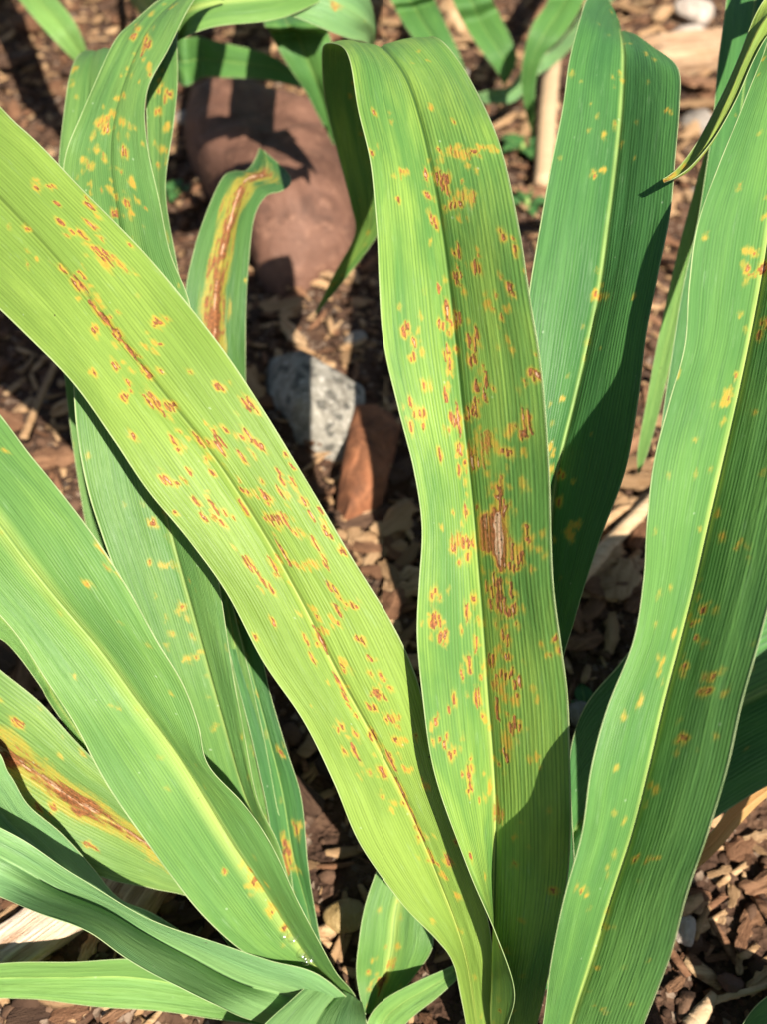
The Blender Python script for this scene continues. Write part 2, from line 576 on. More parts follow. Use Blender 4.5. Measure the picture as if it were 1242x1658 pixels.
for i in range(6):
    me = mesh_of('pebble', lump(300 + i, 2, 0.62, 0.22, 0.5)); me.materials.append(U_PEB); peb.append(me)

CHIP = {
    'tan': ('pale tan wood chip in the mulch', 'wood chip', 'pale tan wood chips in the mulch'),
    'red': ('reddish brown bark chip in the mulch', 'bark chip', 'reddish brown bark chips in the mulch'),
    'dark': ('dark brown bark chip in the mulch', 'bark chip', 'dark brown bark chips in the mulch'),
    'peb': ('grey pebble in the mulch', 'pebble', 'grey pebbles among the mulch'),
}
AVOID = []          # (x, y, r) of larger stones and wood
MARKS = [(*ground_at(a, b)[0][:2], n) for a, b, n in (
    (440, 345, 'the large brown stone'), (505, 675, 'the grey rock'), (592, 745, 'the red bark slab'), (72, 1532, 'the pale wood chunk'),
    (232, 1440, 'the tan wood block'), (1145, 100, 'the thick splinter'), (985, 905, 'the pale twig'), (884, 200, 'the dry stick'), (1140, 1640, 'the golden straw'),
    (557, 1478, 'the ochre pebble'), (1108, 1512, 'the small whitish stone'), (70, 690, 'the shaded thin twig'), (60, 40, 'the slanting blurred leaf'), (640, 40, 'the hanging dark leaves'))]


def place_piece(kind, x, y, size, rz=None, tilt=0.3, lift=0.16, zs=1.0):
    me = random.choice(peb if kind == 'peb' else protos[kind])
    o = bpy.data.objects.new({'peb': 'pebble', 'tan': 'wood_chip'}.get(kind, 'bark_chip'), me)
    COL.objects.link(o)
    o.scale = (size, size * random.uniform(.8, 1.2), size * random.uniform(.8, 1.15) * zs)
    o.rotation_euler = (random.uniform(-tilt, tilt), random.uniform(-tilt, tilt), random.uniform(0, 6.28) if rz is None else rz)
    o.location = (x, y, float(ground_z(x, y)) + size * lift)
    lb = CHIP[kind]
    cls = 'small' if size < (.011 if kind == 'peb' else .016) else 'large' if size > (.022 if kind == 'peb' else .034) else 'middling'
    best = min(MARKS, key=lambda m: math.hypot(m[0] - x, m[1] - y))
    far_ = math.hypot(best[0] - x, best[1] - y)
    where = ('touching ' if far_ < .02 else 'near ' if far_ < .06 else 'some way from ') + best[2]
    return tag(o, cls + ' ' + lb[0] + ' ' + where, lb[1], lb[2])


# ---- larger stones and wood pieces
def hero(name, vf, mat, px, py, dims, rz, lift, label, cat, rot=(0, 0), smooth=True):
    p, d = ground_at(px, py)
    me = mesh_of(name, vf, smooth)
    for v in me.vertices:
        v.co = (v.co[0] * dims[0], v.co[1] * dims[1], v.co[2] * dims[2])
    o = link_mesh(name, me, mat)
    o.location = (p[0], p[1], float(ground_z(p[0], p[1])) + lift)
    o.rotation_euler = (rot[0], rot[1], rz)
    AVOID.append((p[0], p[1], 0.42 * max(dims[0], dims[1])))
    return tag(o, label, cat)


M_BROWNROCK = rock_material('brown_stone', [(0.090, 0.042, 0.027), (0.165, 0.080, 0.052), (0.30, 0.155, 0.10), (0.065, 0.032, 0.022)], 30.0, 0.65, 0.55)
M_GREYROCK = rock_material('grey_stone', [(0.17, 0.15, 0.12), (0.33, 0.30, 0.25), (0.56, 0.52, 0.46), (0.06, 0.056, 0.048)], 85.0, 0.75, 0.95)
M_YELLOWP = rock_material('ochre_pebble', [(0.26, 0.17, 0.065), (0.36, 0.25, 0.11), (0.45, 0.33, 0.16), (0.14, 0.075, 0.03)], 60.0, 0.5, 0.7)
M_PALEW = wood_material('pale_wood', (0.34, 0.20, 0.12), (0.62, 0.42, 0.28), (0.76, 0.60, 0.46))
M_MIDW = wood_material('mid_wood', (0.22, 0.115, 0.06), (0.40, 0.24, 0.13), (0.58, 0.39, 0.24))
M_REDW = wood_material('red_wood', (0.12, 0.048, 0.024), (0.22, 0.078, 0.034), (0.30, 0.12, 0.055), 60, 60)
M_PINKP = rock_material('pinkish_stone', [(0.34, 0.27, 0.22), (0.50, 0.42, 0.35), (0.60, 0.52, 0.45), (0.22, 0.17, 0.14)], 60.0, 0.75, 0.5)


def outline_stone(name, outline, zc, height, mat, label, cat, seed, facet=0.0, rough=.10):
    """stone whose footprint is the outline (photo pixels on the plane z = zc)"""
    pts = np.array([ground_at(x, y, zc)[0][:2] for x, y in outline])
    c = pts.mean(0); pts = c + (pts - c) * 1.07
    closed = np.concatenate([pts, pts[:1]])
    seg = np.concatenate([[0], np.cumsum(np.linalg.norm(np.diff(closed, axis=0), axis=1))])
    n = 96
    t_ = np.linspace(0, seg[-1], n, endpoint=False)
    ring = np.stack([np.interp(t_, seg, closed[:, k]) for k in (0, 1)], -1)
    for _ in range(2): ring = (np.roll(ring, 1, 0) + 2 * ring + np.roll(ring, -1, 0)) / 4
    V = []
    prof = [(.86, -.5), (.97, 0.05), (1.0, .30), (.97, .52), (.90, .70), (.80, .82), (.68, .90), (.54, .95), (.40, .98), (.26, 1.0), (.12, 1.0)]
    size = np.linalg.norm(pts - c, axis=1).mean()
    rr = random.Random(seed)
    cuts = [(np.array([rr.uniform(-1, 1), rr.uniform(-1, 1), rr.uniform(.1, .9)]), rr.uniform(.45, .85)) for _ in range(8)]
    for f, h in prof:
        for k in range(n):
            q = c + (ring[k] - c) * f
            lx, ly = (q - c) / size
            nz = (float(vnoise(lx * 2 + seed, ly * 2 + h * 2 + 5, 0)) - .5) + .5 * (float(vnoise(lx * 6 + seed, ly * 6 + h * 5, 1)) - .5) + .28 * (float(vnoise(lx * 15 + seed, ly * 15 + h * 9, 2)) - .5)
            z = h * height * (1 + rough * 2.2 * nz)
            m = 1 + rough * nz * .6
            p3 = np.array([(q - c)[0] * m / size, (q - c)[1] * m / size, z / size])
            if facet:
                for nn, dd_ in cuts:
                    nn = nn / np.linalg.norm(nn)
                    e = p3 @ nn - dd_
                    if e > 0: p3 = p3 - nn * e * facet
            V.append((p3[0] * size, p3[1] * size, p3[2] * size))
    F = [(i * n + k, i * n + (k + 1) % n, (i + 1) * n + (k + 1) % n, (i + 1) * n + k) for i in range(len(prof) - 1) for k in range(n)]
    F += [tuple(range((len(prof) - 1) * n, len(prof) * n))]
    o = link_mesh(name, mesh_of(name, (V, F)), mat)
    o.location = (c[0], c[1], float(ground_z(c[0], c[1])))
    AVOID.append((c[0], c[1], size * .9))
    return tag(o, label, cat)


outline_stone('brown_stone', [(293, 145), (345, 128), (420, 135), (480, 160), (530, 205), (562, 290), (572, 365), (552, 415), (500, 455), (450, 462), (425, 420), (395, 350), (335, 275), (298, 210)], .025, .05, M_BROWNROCK,
     'large smooth reddish brown stone behind the yellow-streaked leaf', 'stone', 3, .5, .12)
outline_stone('grey_rock', [(418, 590), (430, 560), (465, 545), (500, 552), (540, 580), (586, 626), (580, 690), (562, 735), (528, 770), (505, 750), (488, 715), (470, 670), (440, 635)], .016, .032, M_GREYROCK,
     'angular speckled grey rock between the two rust-spotted leaves', 'rock', 9, .85, .22)
outline_stone('bark_slab', [(588, 640), (610, 626), (640, 636), (650, 690), (630, 770), (610, 850), (570, 858), (545, 830), (556, 760), (568, 700)], .008, .012, M_REDW,
     'smooth rusty red bark slab leaning beside the grey rock', 'bark', 17, .95, .16)
hero('ochre_pebble', lump(61, 3, 0.7, 0.12), M_YELLOWP, 557, 1478, (0.0145, 0.0115, 0.012), 0.1, 0.003,
     'round ochre pebble in the shade at the foot of the plant', 'pebble')


def plank(seed, nx=26, ny=12, nz=5):
    """split piece of wood: box of unit size with splintered ends and ridged faces"""
    r = random.Random(seed)
    ox = r.uniform(0, 40)
    bm = bmesh.new()
    bmesh.ops.create_cube(bm, size=1.0)
    bmesh.ops.subdivide_edges(bm, edges=bm.edges[:], cuts=11, use_grid_fill=True)
    for v in bm.verts:
        x, y, z = v.co
        rd = 1 - 0.10 * (abs(2 * y) ** 6) - 0.10 * (abs(2 * x) ** 8)
        z2 = z * rd + 0.16 * (float(vnoise(y * 7 + ox, x * 1.3, 0)) - .5) + 0.10 * (float(vnoise(y * 19 + ox, x * 2.5, 1)) - .5)
        e = 0.22 * (float(vnoise(y * 6 + ox, z * 3 + 9, 2)) - .5) * abs(2 * x) ** 2
        y2 = y * (1 - 0.10 * abs(2 * z) ** 6) + 0.10 * (float(vnoise(x * 3 + ox, z * 2 + 4, 3)) - .5)
        v.co = (x * (1 + e * 1.2) + e * 0.4 * (1 if x > 0 else -1), y2, z2)
    vs = [tuple(v.co) for v in bm.verts]
    fs = [tuple(v.index for v in f.verts) for f in bm.faces]
    bm.free()
    return vs, fs


hero('wood_chunk', plank(3), M_PALEW, 72, 1520, (0.027, 0.017, 0.011), 0.66, 0.003,
     'bleached pale split wood chunk beside the lowest green leaf', 'wood chunk', (0.06, -0.08))
hero('wood_chunk', plank(8), M_MIDW, 232, 1440, (0.020, 0.022, 0.011), 1.1, 0.006,
     'small tan split wood block in front of the browned leaf', 'wood chunk', (-0.1, 0.1))
hero('wood_chunk', plank(12), M_MIDW, 180, 1412, (0.022, 0.016, 0.010), -0.5, 0.005,
     'grey brown wood scrap behind the small tan wood block', 'wood chunk', (0.1, 0.1))
hero('wood_splinter', plank(15), M_MIDW, 1145, 100, (0.100, 0.034, 0.022), 0.20, 0.010,
     'thick tan wood splinter beyond the folded green leaf', 'wood splinter', (0.1, 0.0))
hero('pale_stone', lump(72, 3, 0.7, 0.2, 0.7), M_PINKP, 1120, 22, (0.040, 0.036, 0.030), 0.3, 0.010,
     'pale grey stone beyond the thick tan splinter', 'stone')
hero('pale_stone', lump(75, 3, 0.7, 0.2, 0.7), M_PINKP, 1120, 62, (0.038, 0.024, 0.026), 0.1, 0.007,
     'pinkish stone touching the thick tan splinter', 'stone')
hero('pale_stone', lump(78, 3, 0.7, 0.2, 0.8), M_PINKP, 1108, 1512, (0.0095, 0.0095, 0.0085), 0.4, 0.003,
     'small whitish stone on the soil beside the broad clean leaf', 'stone')
hero('pale_stone', lump(80, 3, 0.7, 0.2, 0.8), M_BROWNROCK, 1182, 1600, (0.010, 0.007, 0.007), -0.3, 0.003,
     'small brick red stone on the bare soil', 'stone')
hero('shell_chip', lump(83, 3, 0.6, 0.3, 0.3), M_MIDW, 592, 838, (0.016, 0.017, 0.014), 0.6, 0.005,
     'curled tan nutshell piece in front of the red bark slab', 'nutshell')


def stick(name, pts, r0, r1, mat, label, cat):
    """twig through world points lying on the soil"""
    pts = np.array(pts); n = 24
    t_ = np.linspace(0, len(pts) - 1, n)
    c = np.stack([np.interp(t_, np.arange(len(pts)), pts[:, k]) for k in range(3)], -1)
    c += RNG.normal(0, 0.00008, c.shape)
    V = []
    for i in range(n):
        tan = c[min(i + 1, n - 1)] - c[max(i - 1, 0)]; tan /= np.linalg.norm(tan)
        a = np.cross(tan, [0, 0, 1]); a /= np.linalg.norm(a); b = np.cross(a, tan)
        r = (r0 + (r1 - r0) * i / (n - 1)) * random.uniform(.95, 1.05)
        for k in range(7):
            th = 2 * math.pi * k / 7
            V.append(c[i] + r * (a * math.cos(th) * 1.3 + b * math.sin(th)))
    F = [(i * 7 + k, i * 7 + (k + 1) % 7, (i + 1) * 7 + (k + 1) % 7, (i + 1) * 7 + k) for i in range(n - 1) for k in range(7)]
    F += [tuple(range(7))[::-1], tuple(range((n - 1) * 7, n * 7))]
    o = link_mesh(name, mesh_of(name, (V, F)), mat)
    return tag(o, label, cat)


def gp(px, py, h):
    p, _ = ground_at(px, py)
    return (p[0], p[1], float(ground_z(p[0], p[1])) + h)


stick('dry_twig', [gp(905, 1000, .006), gp(985, 905, .010), gp(1070, 815, .008)], .0030, .0022, M_STRAW,
      'pale dry twig crossing the mulch between the dark leaf and the broad clean leaf', 'twig')
stick('dry_twig', [gp(930, 900, .004), gp(1000, 850, .008), gp(1075, 835, .005)], .0020, .0016, M_TAN,
      'thin brown twig lying above the pale twig', 'twig')
stick('dry_stick', [gp(893, 110, .010), gp(884, 200, .012), gp(878, 315, .007)], .0055, .0048, M_STRAW,
      'upright looking pale dry stick beside the folded green leaf', 'stick')
stick('dry_twig', [gp(50, 740, .012), gp(70, 690, .010), gp(105, 600, .006)], .0016, .0013, M_TAN,
      'thin brown twig in the shade at the left of the hanging leaf', 'twig')
stick('dry_straw', [gp(1115, 1668, .003), gp(1135, 1640, .005), gp(1155, 1612, .003)], .0026, .0012, M_STRAW,
      'short golden dry straw on the bare soil', 'straw')
stick('dry_straw', [gp(1150, 1622, .003), gp(1200, 1612, .004), gp(1250, 1598, .003)], .0009, .0007, M_STRAW,
      'thin grey straw touching the short golden straw', 'straw')

# hand-placed chips that show clearly
for px, py, s, k, rz in [(612, 890, .030, 'tan', .4), (640, 870, .028, 'tan', .7), (585, 905, .022, 'red', -.3), (655, 930, .026, 'tan', .9), (620, 950, .024, 'red', .2),
                         (660, 985, .024, 'tan', .2), (640, 1010, .020, 'red', 1.2), (668, 1040, .020, 'tan', .8), (650, 785, .024, 'dark', .9),
                         (1000, 975, .030, 'tan', 1.2), (985, 1045, .022, 'tan', 1.4), (1015, 800, .040, 'tan', .05), (1010, 770, .034, 'tan', .2), (1035, 880, .026, 'red', .9),
                         (955, 1010, .022, 'red', 1.0), (1020, 1000, .020, 'red', .8), (1020, 730, .030, 'red', .5), (940, 1060, .020, 'red', .3),
                         (970, 940, .028, 'tan', .8), (1030, 840, .034, 'tan', .3), (1000, 870, .022, 'tan', .6), (960, 985, .020, 'tan', .4), (1010, 950, .020, 'tan', 1.1), (1030, 930, .022, 'tan', .2), (630, 905, .022, 'tan', .1), (600, 925, .022, 'tan', 1.2), (650, 960, .02, 'tan', .5), (625, 980, .018, 'tan', 1.4), (645, 850, .024, 'tan', 1.3), (1215, 1310, .014, 'red', .9), (1160, 1420, .011, 'tan', .3), (1205, 1400, .012, 'red', 1.1), (1130, 1470, .011, 'tan', .8), (1215, 1490, .012, 'red', .2), (1160, 1500, .010, 'tan', .9), (1130, 1535, .011, 'red', .4), (1195, 1560, .011, 'tan', 1.3), (1090, 1600, .010, 'red', .6),
                         (1185, 1455, .012, 'tan', 1.2), (1190, 1380, .015, 'red', .6), (1225, 1360, .016, 'tan', .3), (1230, 1440, .020, 'red', .3), (1165, 1550, .012, 'red', .2),
                         (1230, 1590, .016, 'tan', .5), (1110, 1560, .012, 'red', .1), (1200, 1520, .014, 'red', 1.0),
                         (1010, 15, .05, 'tan', .1), (1075, 25, .045, 'tan', 1.0), (1050, 50, .03, 'tan', .4), (1120, 160, .05, 'red', .3), (1130, 190, .045, 'tan', .2), (1125, 210, .03, 'peb', .1),
                         (740, 40, .06, 'tan', 1.9), (760, 70, .04, 'tan', .5), (810, 210, .04, 'tan', .7), (850, 220, .03, 'tan', 1.0), (90, 760, .03, 'red', .2), (60, 60, .05, 'red', .6), (20, 120, .05, 'dark', .6),
                         (20, 1490, .014, 'tan', .8), (45, 1465, .014, 'red', .8), (155, 1540, .014, 'tan', 1.2), (175, 1450, .010, 'red', .2), (120, 1640, .016, 'red', .2), (200, 1645, .014, 'red', .5), (60, 1640, .02, 'dark', .3), (300, 1490, .018, 'dark', .3), (345, 1500, .014, 'red', .9)]:
    p, _ = ground_at(px, py)
    place_piece(k, p[0], p[1], s * .78, rz, 0.25, 0.22)

count = 0
while count < 540:
    x, y, px, py = frustum_xy(30, -20, 1680)
    if any(math.hypot(x - a, y - b) < r for a, b, r in AVOID): continue
    kind = random.choices(['tan', 'red', 'dark', 'peb'], [.44, .36, .15, .05])[0]
    if py > 1250 and kind == 'tan' and random.random() < .5: kind = 'red'
    if px < 420 and py < 900 and kind == 'tan' and random.random() < .75: kind = 'dark'
    near = py > 1300
    s = random.uniform(.0045, .010) if near else random.uniform(.012, .027)
    if kind == 'peb': s *= 0.62
    place_piece(kind, x, y, s)
    count += 1


# ------------------------------------------------------------------ leaves
def catmull(pts, t):
    pts = np.asarray(pts, float)
    n = len(pts)
    ext = np.concatenate([[2 * pts[0] - pts[1]], pts, [2 * pts[-1] - pts[-2]]])
    i = np.clip(np.floor(t).astype(int), 0, n - 2)
    f = (t - i)[:, None]
    p0, p1, p2, p3 = ext[i], ext[i + 1], ext[i + 2], ext[i + 3]
    return 0.5 * ((2 * p1) + (-p0 + p2) * f + (2 * p0 - 5 * p1 + 4 * p2 - p3) * f ** 2 + (-p0 + 3 * p1 - 3 * p2 + p3) * f ** 3)


def leaf(parent, stations, mat, res=0.0009, lesions=(), band=None, bulge=0.05, ripple=0.0007, seed=0, label=None, rim=0.00013, dots=0, dot_kind='y', edge=(-.006, -.006)):
    """stations from base to tip: (L pixel, M pixel, R pixel, distance of the midrib[, offset of the left edge, of the right edge])"""
    rs = np.random.default_rng(1000 + seed)
    S = []
    for s in stations:
        L, M, R, d = s[:4]
        oL, oR = (s[4], s[5]) if len(s) > 4 else edge
        if len(s) <= 4:
            k = min(1.0, math.hypot(R[0] - L[0], R[1] - L[1]) / 170.0)
            oL, oR = oL * k, oR * k
        S.append(np.concatenate([P(*L, d + oL), P(*M, d), P(*R, d + oR)]))
    S = np.array(S)
    chord = np.concatenate([[0], np.cumsum(np.linalg.norm(np.diff(S[:, 3:6], axis=0), axis=1))])
    # resample evenly along the midrib
    tt = np.linspace(0, len(S) - 1, 1200)
    fine = catmull(S, tt)
    al = np.concatenate([[0], np.cumsum(np.linalg.norm(np.diff(fine[:, 3:6], axis=0), axis=1))])
    nv = int(min(1100, max(40, al[-1] / res)))
    t_ = np.interp(np.linspace(0, al[-1], nv), al, tt)
    C = catmull(S, t_)
    v = np.linspace(0, al[-1], nv)
    width = np.linalg.norm(C[:, 6:9] - C[:, 0:3], axis=1)
    nu = int(min(190, max(17, np.percentile(width, 80) / res)))
    nu += (nu + 1) % 2
    u = np.linspace(-1, 1, nu)
    Lp, Mp, Rp = C[:, None, 0:3], C[:, None, 3:6], C[:, None, 6:9]
    a = np.abs(u)[None, :, None]
    E = np.where(u[None, :, None] < 0, Lp, Rp)
    pos = Mp + (E - Mp) * a
    tan = np.gradient(C[:, 3:6], axis=0)
    nrm = np.cross(tan, C[:, 6:9] - C[:, 0:3])
    nrm /= np.linalg.norm(nrm, axis=1)[:, None] + 1e-12
    view = CAM - C[:, 3:6]
    sg = np.sign(np.mean(np.sum(nrm * view, 1)[: max(4, int(nv * .55))]))
    nrm *= sg
    # blunt the sideways swing of the normal along the blade
    k = max(3, nv // 40)
    ker = np.ones(2 * k + 1) / (2 * k + 1)
    for c in range(3):
        nrm[:, c] = np.convolve(np.pad(nrm[:, c], k, mode='edge'), ker, mode='valid')
    nrm /= np.linalg.norm(nrm, axis=1)[:, None] + 1e-12
    hw = (width / 2)[:, None]
    off = bulge * hw * 4 * (np.abs(u) * (1 - np.abs(u)))[None, :]
    off = off - np.minimum(0.0007, hw * .05) * np.exp(-(u / 0.05) ** 2)[None, :]
    rp = (vnoise(u[None, :] * 1.4 + seed * 3.1 + 7, v[:, None] * 38 + seed) - .5) * 2 * ripple
    rp = rp + (vnoise(u[None, :] * 4 + seed * 1.7, v[:, None] * 26 + seed * 5, 1) - .5) * ripple * 0.8
    wav = np.sin(v[:, None] * 150 + seed + 2.5 * np.sign(u)[None, :]) * ripple * 0.5 * (np.abs(u) ** 3)[None, :]
    off = off + (rp + wav) * np.minimum(1, hw / 0.008)
    pos = pos + nrm[:, None, :] * off[:, :, None]
    verts = pos.reshape(-1, 3)
    ii = np.arange(nv * nu).reshape(nv, nu)
    faces = np.stack([ii[:-1, :-1], ii[:-1, 1:], ii[1:, 1:], ii[1:, :-1]], -1).reshape(-1, 4)
    lco = np.stack([np.broadcast_to(u[None, :], (nv, nu)), np.broadcast_to(v[:, None], (nv, nu)), u[None, :] * hw], -1).reshape(-1, 3)

    # ---- disease marks
    les = np.zeros((nv, nu, 3))
    if len(lesions) or dots or band:
        q = pos - CAM
        dd = q @ FWD
        pxs = 621 + FPX * (q @ RIGHT) / dd
        pys = 829 - FPX * (q @ UPV) / dd
        X = u[None, :] * hw            # metres across
        dv = v[1] - v[0]
        pitch = 0.00090
        JX = (vnoise(X * 1500 + 11, v[:, None] * 700, 0) - .5) * .0006
        JV = (vnoise(X * 1400 + 3, v[:, None] * 500 + 8, 1) - .5) * .0018

        def stamp(j, i, ln, wd, kind, wt=1.0):
            x0 = X[j, i]
            n = max(1, int(round(wd / pitch)))
            j0, j1 = max(0, int(j - (ln * .9 + .003) / dv)), min(nv, int(j + (ln * .9 + .003) / dv) + 2)
            vv = v[j0:j1, None]; XX = X[j0:j1]; jx = JX[j0:j1]; jv = JV[j0:j1]
            for k_ in range(n):
                cx = x0 + (k_ - (n - 1) / 2) * pitch + rs.normal(0, .00012)
                cv = v[j] + rs.uniform(-.22, .22) * ln
                l2 = max(.0007, ln / 2 * (rs.uniform(.55, 1.0) if n > 1 else 1.0) * (1 - .35 * abs(k_ - (n - 1) / 2) / max(1, n / 2)))
                w2 = pitch * rs.uniform(.32, .48) if n > 1 else max(.0003, wd * .33)
                ex = np.abs(XX - cx + jx); ev = np.abs(vv - cv + jv)
                hx = rs.uniform(.00060, .00110)
                if kind == 'y': hx *= .85; wt2 = wt * rs.uniform(.7, 1.0)
                else: wt2 = wt
                core = 1 - np.maximum(ex / (w2 * 1.15), ((ev / (l2 * 1.1)) ** 3))
                hal = 1 - np.sqrt((ex / (w2 + hx)) ** 2 + (ev / (l2 + hx * 1.5)) ** 2)
                H = les[j0:j1]
                H[:, :, 0] = np.maximum(H[:, :, 0], np.exp(-1.9 * np.clip(1 - hal, 0, 9) ** 2.2) * wt2)
                if kind != 'y':
                    H[:, :, 1] = np.maximum(H[:, :, 1], np.clip(core * 1.9, 0, 1) * wt)
                    if ln > .0022 and kind in 'bp':
                        pal = 1 - np.maximum(ex / (w2 * .85), (ev / (l2 * .8)) ** 2)
                        H[:, :, 2] = np.maximum(H[:, :, 2], np.clip(pal * (1.6 if kind == 'p' else .95), 0, 1) * wt * (rs.uniform(.35, 1.0) if kind == 'b' else 1))
                elif n > 2 and rs.random() < .5:
                    H[:, :, 1] = np.maximum(H[:, :, 1], np.clip(core * 1.2, 0, .62) * wt)

        for sp in lesions:
            px, py = sp[0], sp[1]
            ln = sp[2] if len(sp) > 2 else 14
            wd = sp[3] if len(sp) > 3 else 8
            kd = sp[4] if len(sp) > 4 else 'b'
            m = (pxs - px) ** 2 + (pys - py) ** 2
            m[dd > np.percentile(dd, 92) + .02] = 1e9
            j, i = np.unravel_index(np.argmin(m), m.shape)
            sc = dd[j, i] / FPX
            if kd == 'P':                      # large dead patch with spotted pale centre
                x0 = X[j, i]
                dy = v[:, None] - v[j] + JV * .6
                for (cx, lo, hi, w2, h) in ((-.0021, -.0040, .0058, .0013, .4), (.0007, -.0085, .0072, .0014, 1.0)):
                    t0 = np.clip((dy - lo) / (hi - lo), 0, 1)
                    ww = w2 * (np.clip(t0 / .28, .12, 1) ** .7 if h == 1.0 else np.clip(t0 / .08, .3, 1)) * np.clip((1 - t0) / .10, .25, 1) ** .5
                    ex = np.abs(X - x0 - cx + JX * 1.1) - ww
                    ev = np.maximum(lo - dy, dy - hi)
                    sd = np.maximum(ex, ev)              # metres outside the patch
                    les[:, :, 0] = np.maximum(les[:, :, 0], np.clip(1 - sd / .0016, 0, 1))
                    stri = vnoise(X * 2600 + 5, v[:, None] * 160, 2)
                    les[:, :, 1] = np.maximum(les[:, :, 1], np.clip(1 - (sd - .00002) / .0005, 0, 1) * (.45 + .75 * stri))
                    les[:, :, 2] = np.maximum(les[:, :, 2], np.clip(-(sd + .0002) / .0006, 0, 1) * (.10 + .55 * stri if h < 1 else .55 + .55 * stri))
                continue
            stamp(j, i, ln * sc * 1.15, wd * sc, kd)
            for _ in range(int(rs.integers(0, 3)) + (2 if ln > 25 else 0)):      # satellites
                jj = int(np.clip(j + rs.normal(0, (ln * .6 + 6) * sc) / dv, 0, nv - 1))
                i2 = int(np.clip(i + rs.normal(0, (wd * .6 + 6) * sc) / (hw[j, 0] * 2 / nu), 0, nu - 1))
                stamp(jj, i2, rs.uniform(3, 9) * sc, rs.uniform(2, 5) * sc, 'y' if rs.random() < .6 else 'b', rs.uniform(.55, 1.0))
        for _ in range(dots):
            j, i = int(rs.uniform(0.02, .97) * nv), int(np.clip(rs.normal(.5, .22), .04, .96) * nu)
            sc = dd[j, i] / FPX
            stamp(j, i, rs.uniform(2, 7) * sc, rs.uniform(2, 4) * sc, 'b' if rs.random() < (.3 if dot_kind == 'b' else .06) else 'y', rs.uniform(.4, .85))
        if band:                               # browned midrib
            c0, wy, wb, wp, a0, a1 = band
            cc = c0 + .05 * (vnoise(v * 60 + 3, v * 0 + 2) - .5)[:, None]
            wob_ = (.75 + .5 * vnoise(v[:, None] * 130 + 9, u[None, :] * 2))
            x = np.abs(u[None, :] - cc) / wob_
            fr = np.clip((v / v[-1] - a0) / .06, 0, 1) * np.clip((a1 - v / v[-1]) / .06, 0, 1)
            fr = fr[:, None]
            g1 = vnoise(v[:, None] * 210 + 31, u[None, :] * 22 + 5, 2) - .5
            g2 = vnoise(v[:, None] * 520 + 7, u[None, :] * 46 + 3, 1) - .5
            g3 = vnoise(v[:, None] * 90 + 17, u[None, :] * 6 + 9, 0) - .5
            les[:, :, 0] = np.maximum(les[:, :, 0], np.clip(1.5 - x / wy + g3 * .9 + g1 * .5, 0, .60) * fr)
            les[:, :, 1] = np.maximum(les[:, :, 1], np.clip(1.25 - x / wb + g1 * 1.5 + g2 * .9 + g3 * .8, 0, 1) * fr)
            les[:, :, 2] = np.maximum(les[:, :, 2], np.clip(1.05 - x / max(wp, 1e-3) + g1 * 1.4 + g2 * 1.6, 0, 1) * fr)
    lesf = les.reshape(-1, 3)

    # ---- rounded margin bead gives the blade its thickness
    V, F, LC, LS = [verts], [faces], [lco], [lesf]
    base = len(verts)
    step = max(1, nv // 320)
    rows = np.unique(np.append(np.arange(0, nv, step), nv - 1))
    for side in (0, nu - 1):
        c = pos[rows, side]
        tn = np.gradient(c, axis=0); tn /= np.linalg.norm(tn, axis=1)[:, None] + 1e-12
        n1 = nrm[rows]
        n2 = np.cross(tn, n1); n2 /= np.linalg.norm(n2, axis=1)[:, None] + 1e-12
        rr = np.minimum(rim, width[rows] * .12 + 2e-5)[:, None]
        ring = np.stack([c + rr * (math.cos(th) * n1 + math.sin(th) * n2) for th in np.linspace(0, 2 * math.pi, 7)[:-1]], 1)
        m_ = len(rows)
        jj = base + np.arange(m_ * 6).reshape(m_, 6)
        F.append(np.stack([jj[:-1], np.roll(jj[:-1], -1, 1), np.roll(jj[1:], -1, 1), jj[1:]], -1).reshape(-1, 4))
        V.append(ring.reshape(-1, 3)); base += m_ * 6
        sgn = -1.0 if side == 0 else 1.0
        LC.append(np.stack([np.full(m_ * 6, sgn), np.repeat(v[rows], 6), np.repeat(sgn * hw[rows, 0], 6)], -1))
        LS.append(np.zeros((m_ * 6, 3)))
    V = np.concatenate(V); F = np.concatenate(F); LC = np.concatenate(LC); LS = np.concatenate(LS)
    me = grid_mesh('leaf', V, F)
    at = me.attributes.new('leaf_co', 'FLOAT_VECTOR', 'POINT')
    at.data.foreach_set('vector', LC.astype(np.float32).ravel())
    at = me.attributes.new('lesion', 'FLOAT_COLOR', 'POINT')
    at.data.foreach_set('color', np.concatenate([LS, np.ones((len(LS), 1))], 1).astype(np.float32).ravel())
    o = link_mesh('leaf', me, mat, parent)
    if label: o['label'] = label
    return o


# leaf colours (real foliage reflectance)
YG = leaf_material('leaf_yellow_green', (0.155, 0.245, 0.042), (0.222, 0.312, 0.056), (0.40, 0.47, 0.11), 45, .085, seed=1.3, fade=(.14, .24), groove=.8)
MG = leaf_material('leaf_mid_green', (0.088, 0.2, 0.044), (0.215, 0.325, 0.06), (0.40, 0.48, 0.12), 41, .08, seed=5.1, fade=(.10, .20), groove=.85)
DG = leaf_material('leaf_deep_green', (0.042, 0.128, 0.036), (0.068, 0.178, 0.044), (0.30, 0.42, 0.12), 41, .07, trans=.12, seed=9.7, wax_sheen=.2)
EG = leaf_material('leaf_clean_green', (0.072, 0.178, 0.046), (0.112, 0.235, 0.054), (0.42, 0.52, 0.14), 45, .10, trans=.12, seed=13.2, wax_sheen=.22)
FG = leaf_material('leaf_fresh_green', (0.096, 0.205, 0.05), (0.15, 0.268, 0.06), (0.33, 0.42, 0.11), 49, .24, trans=.13, seed=21.4, wax_sheen=.3)
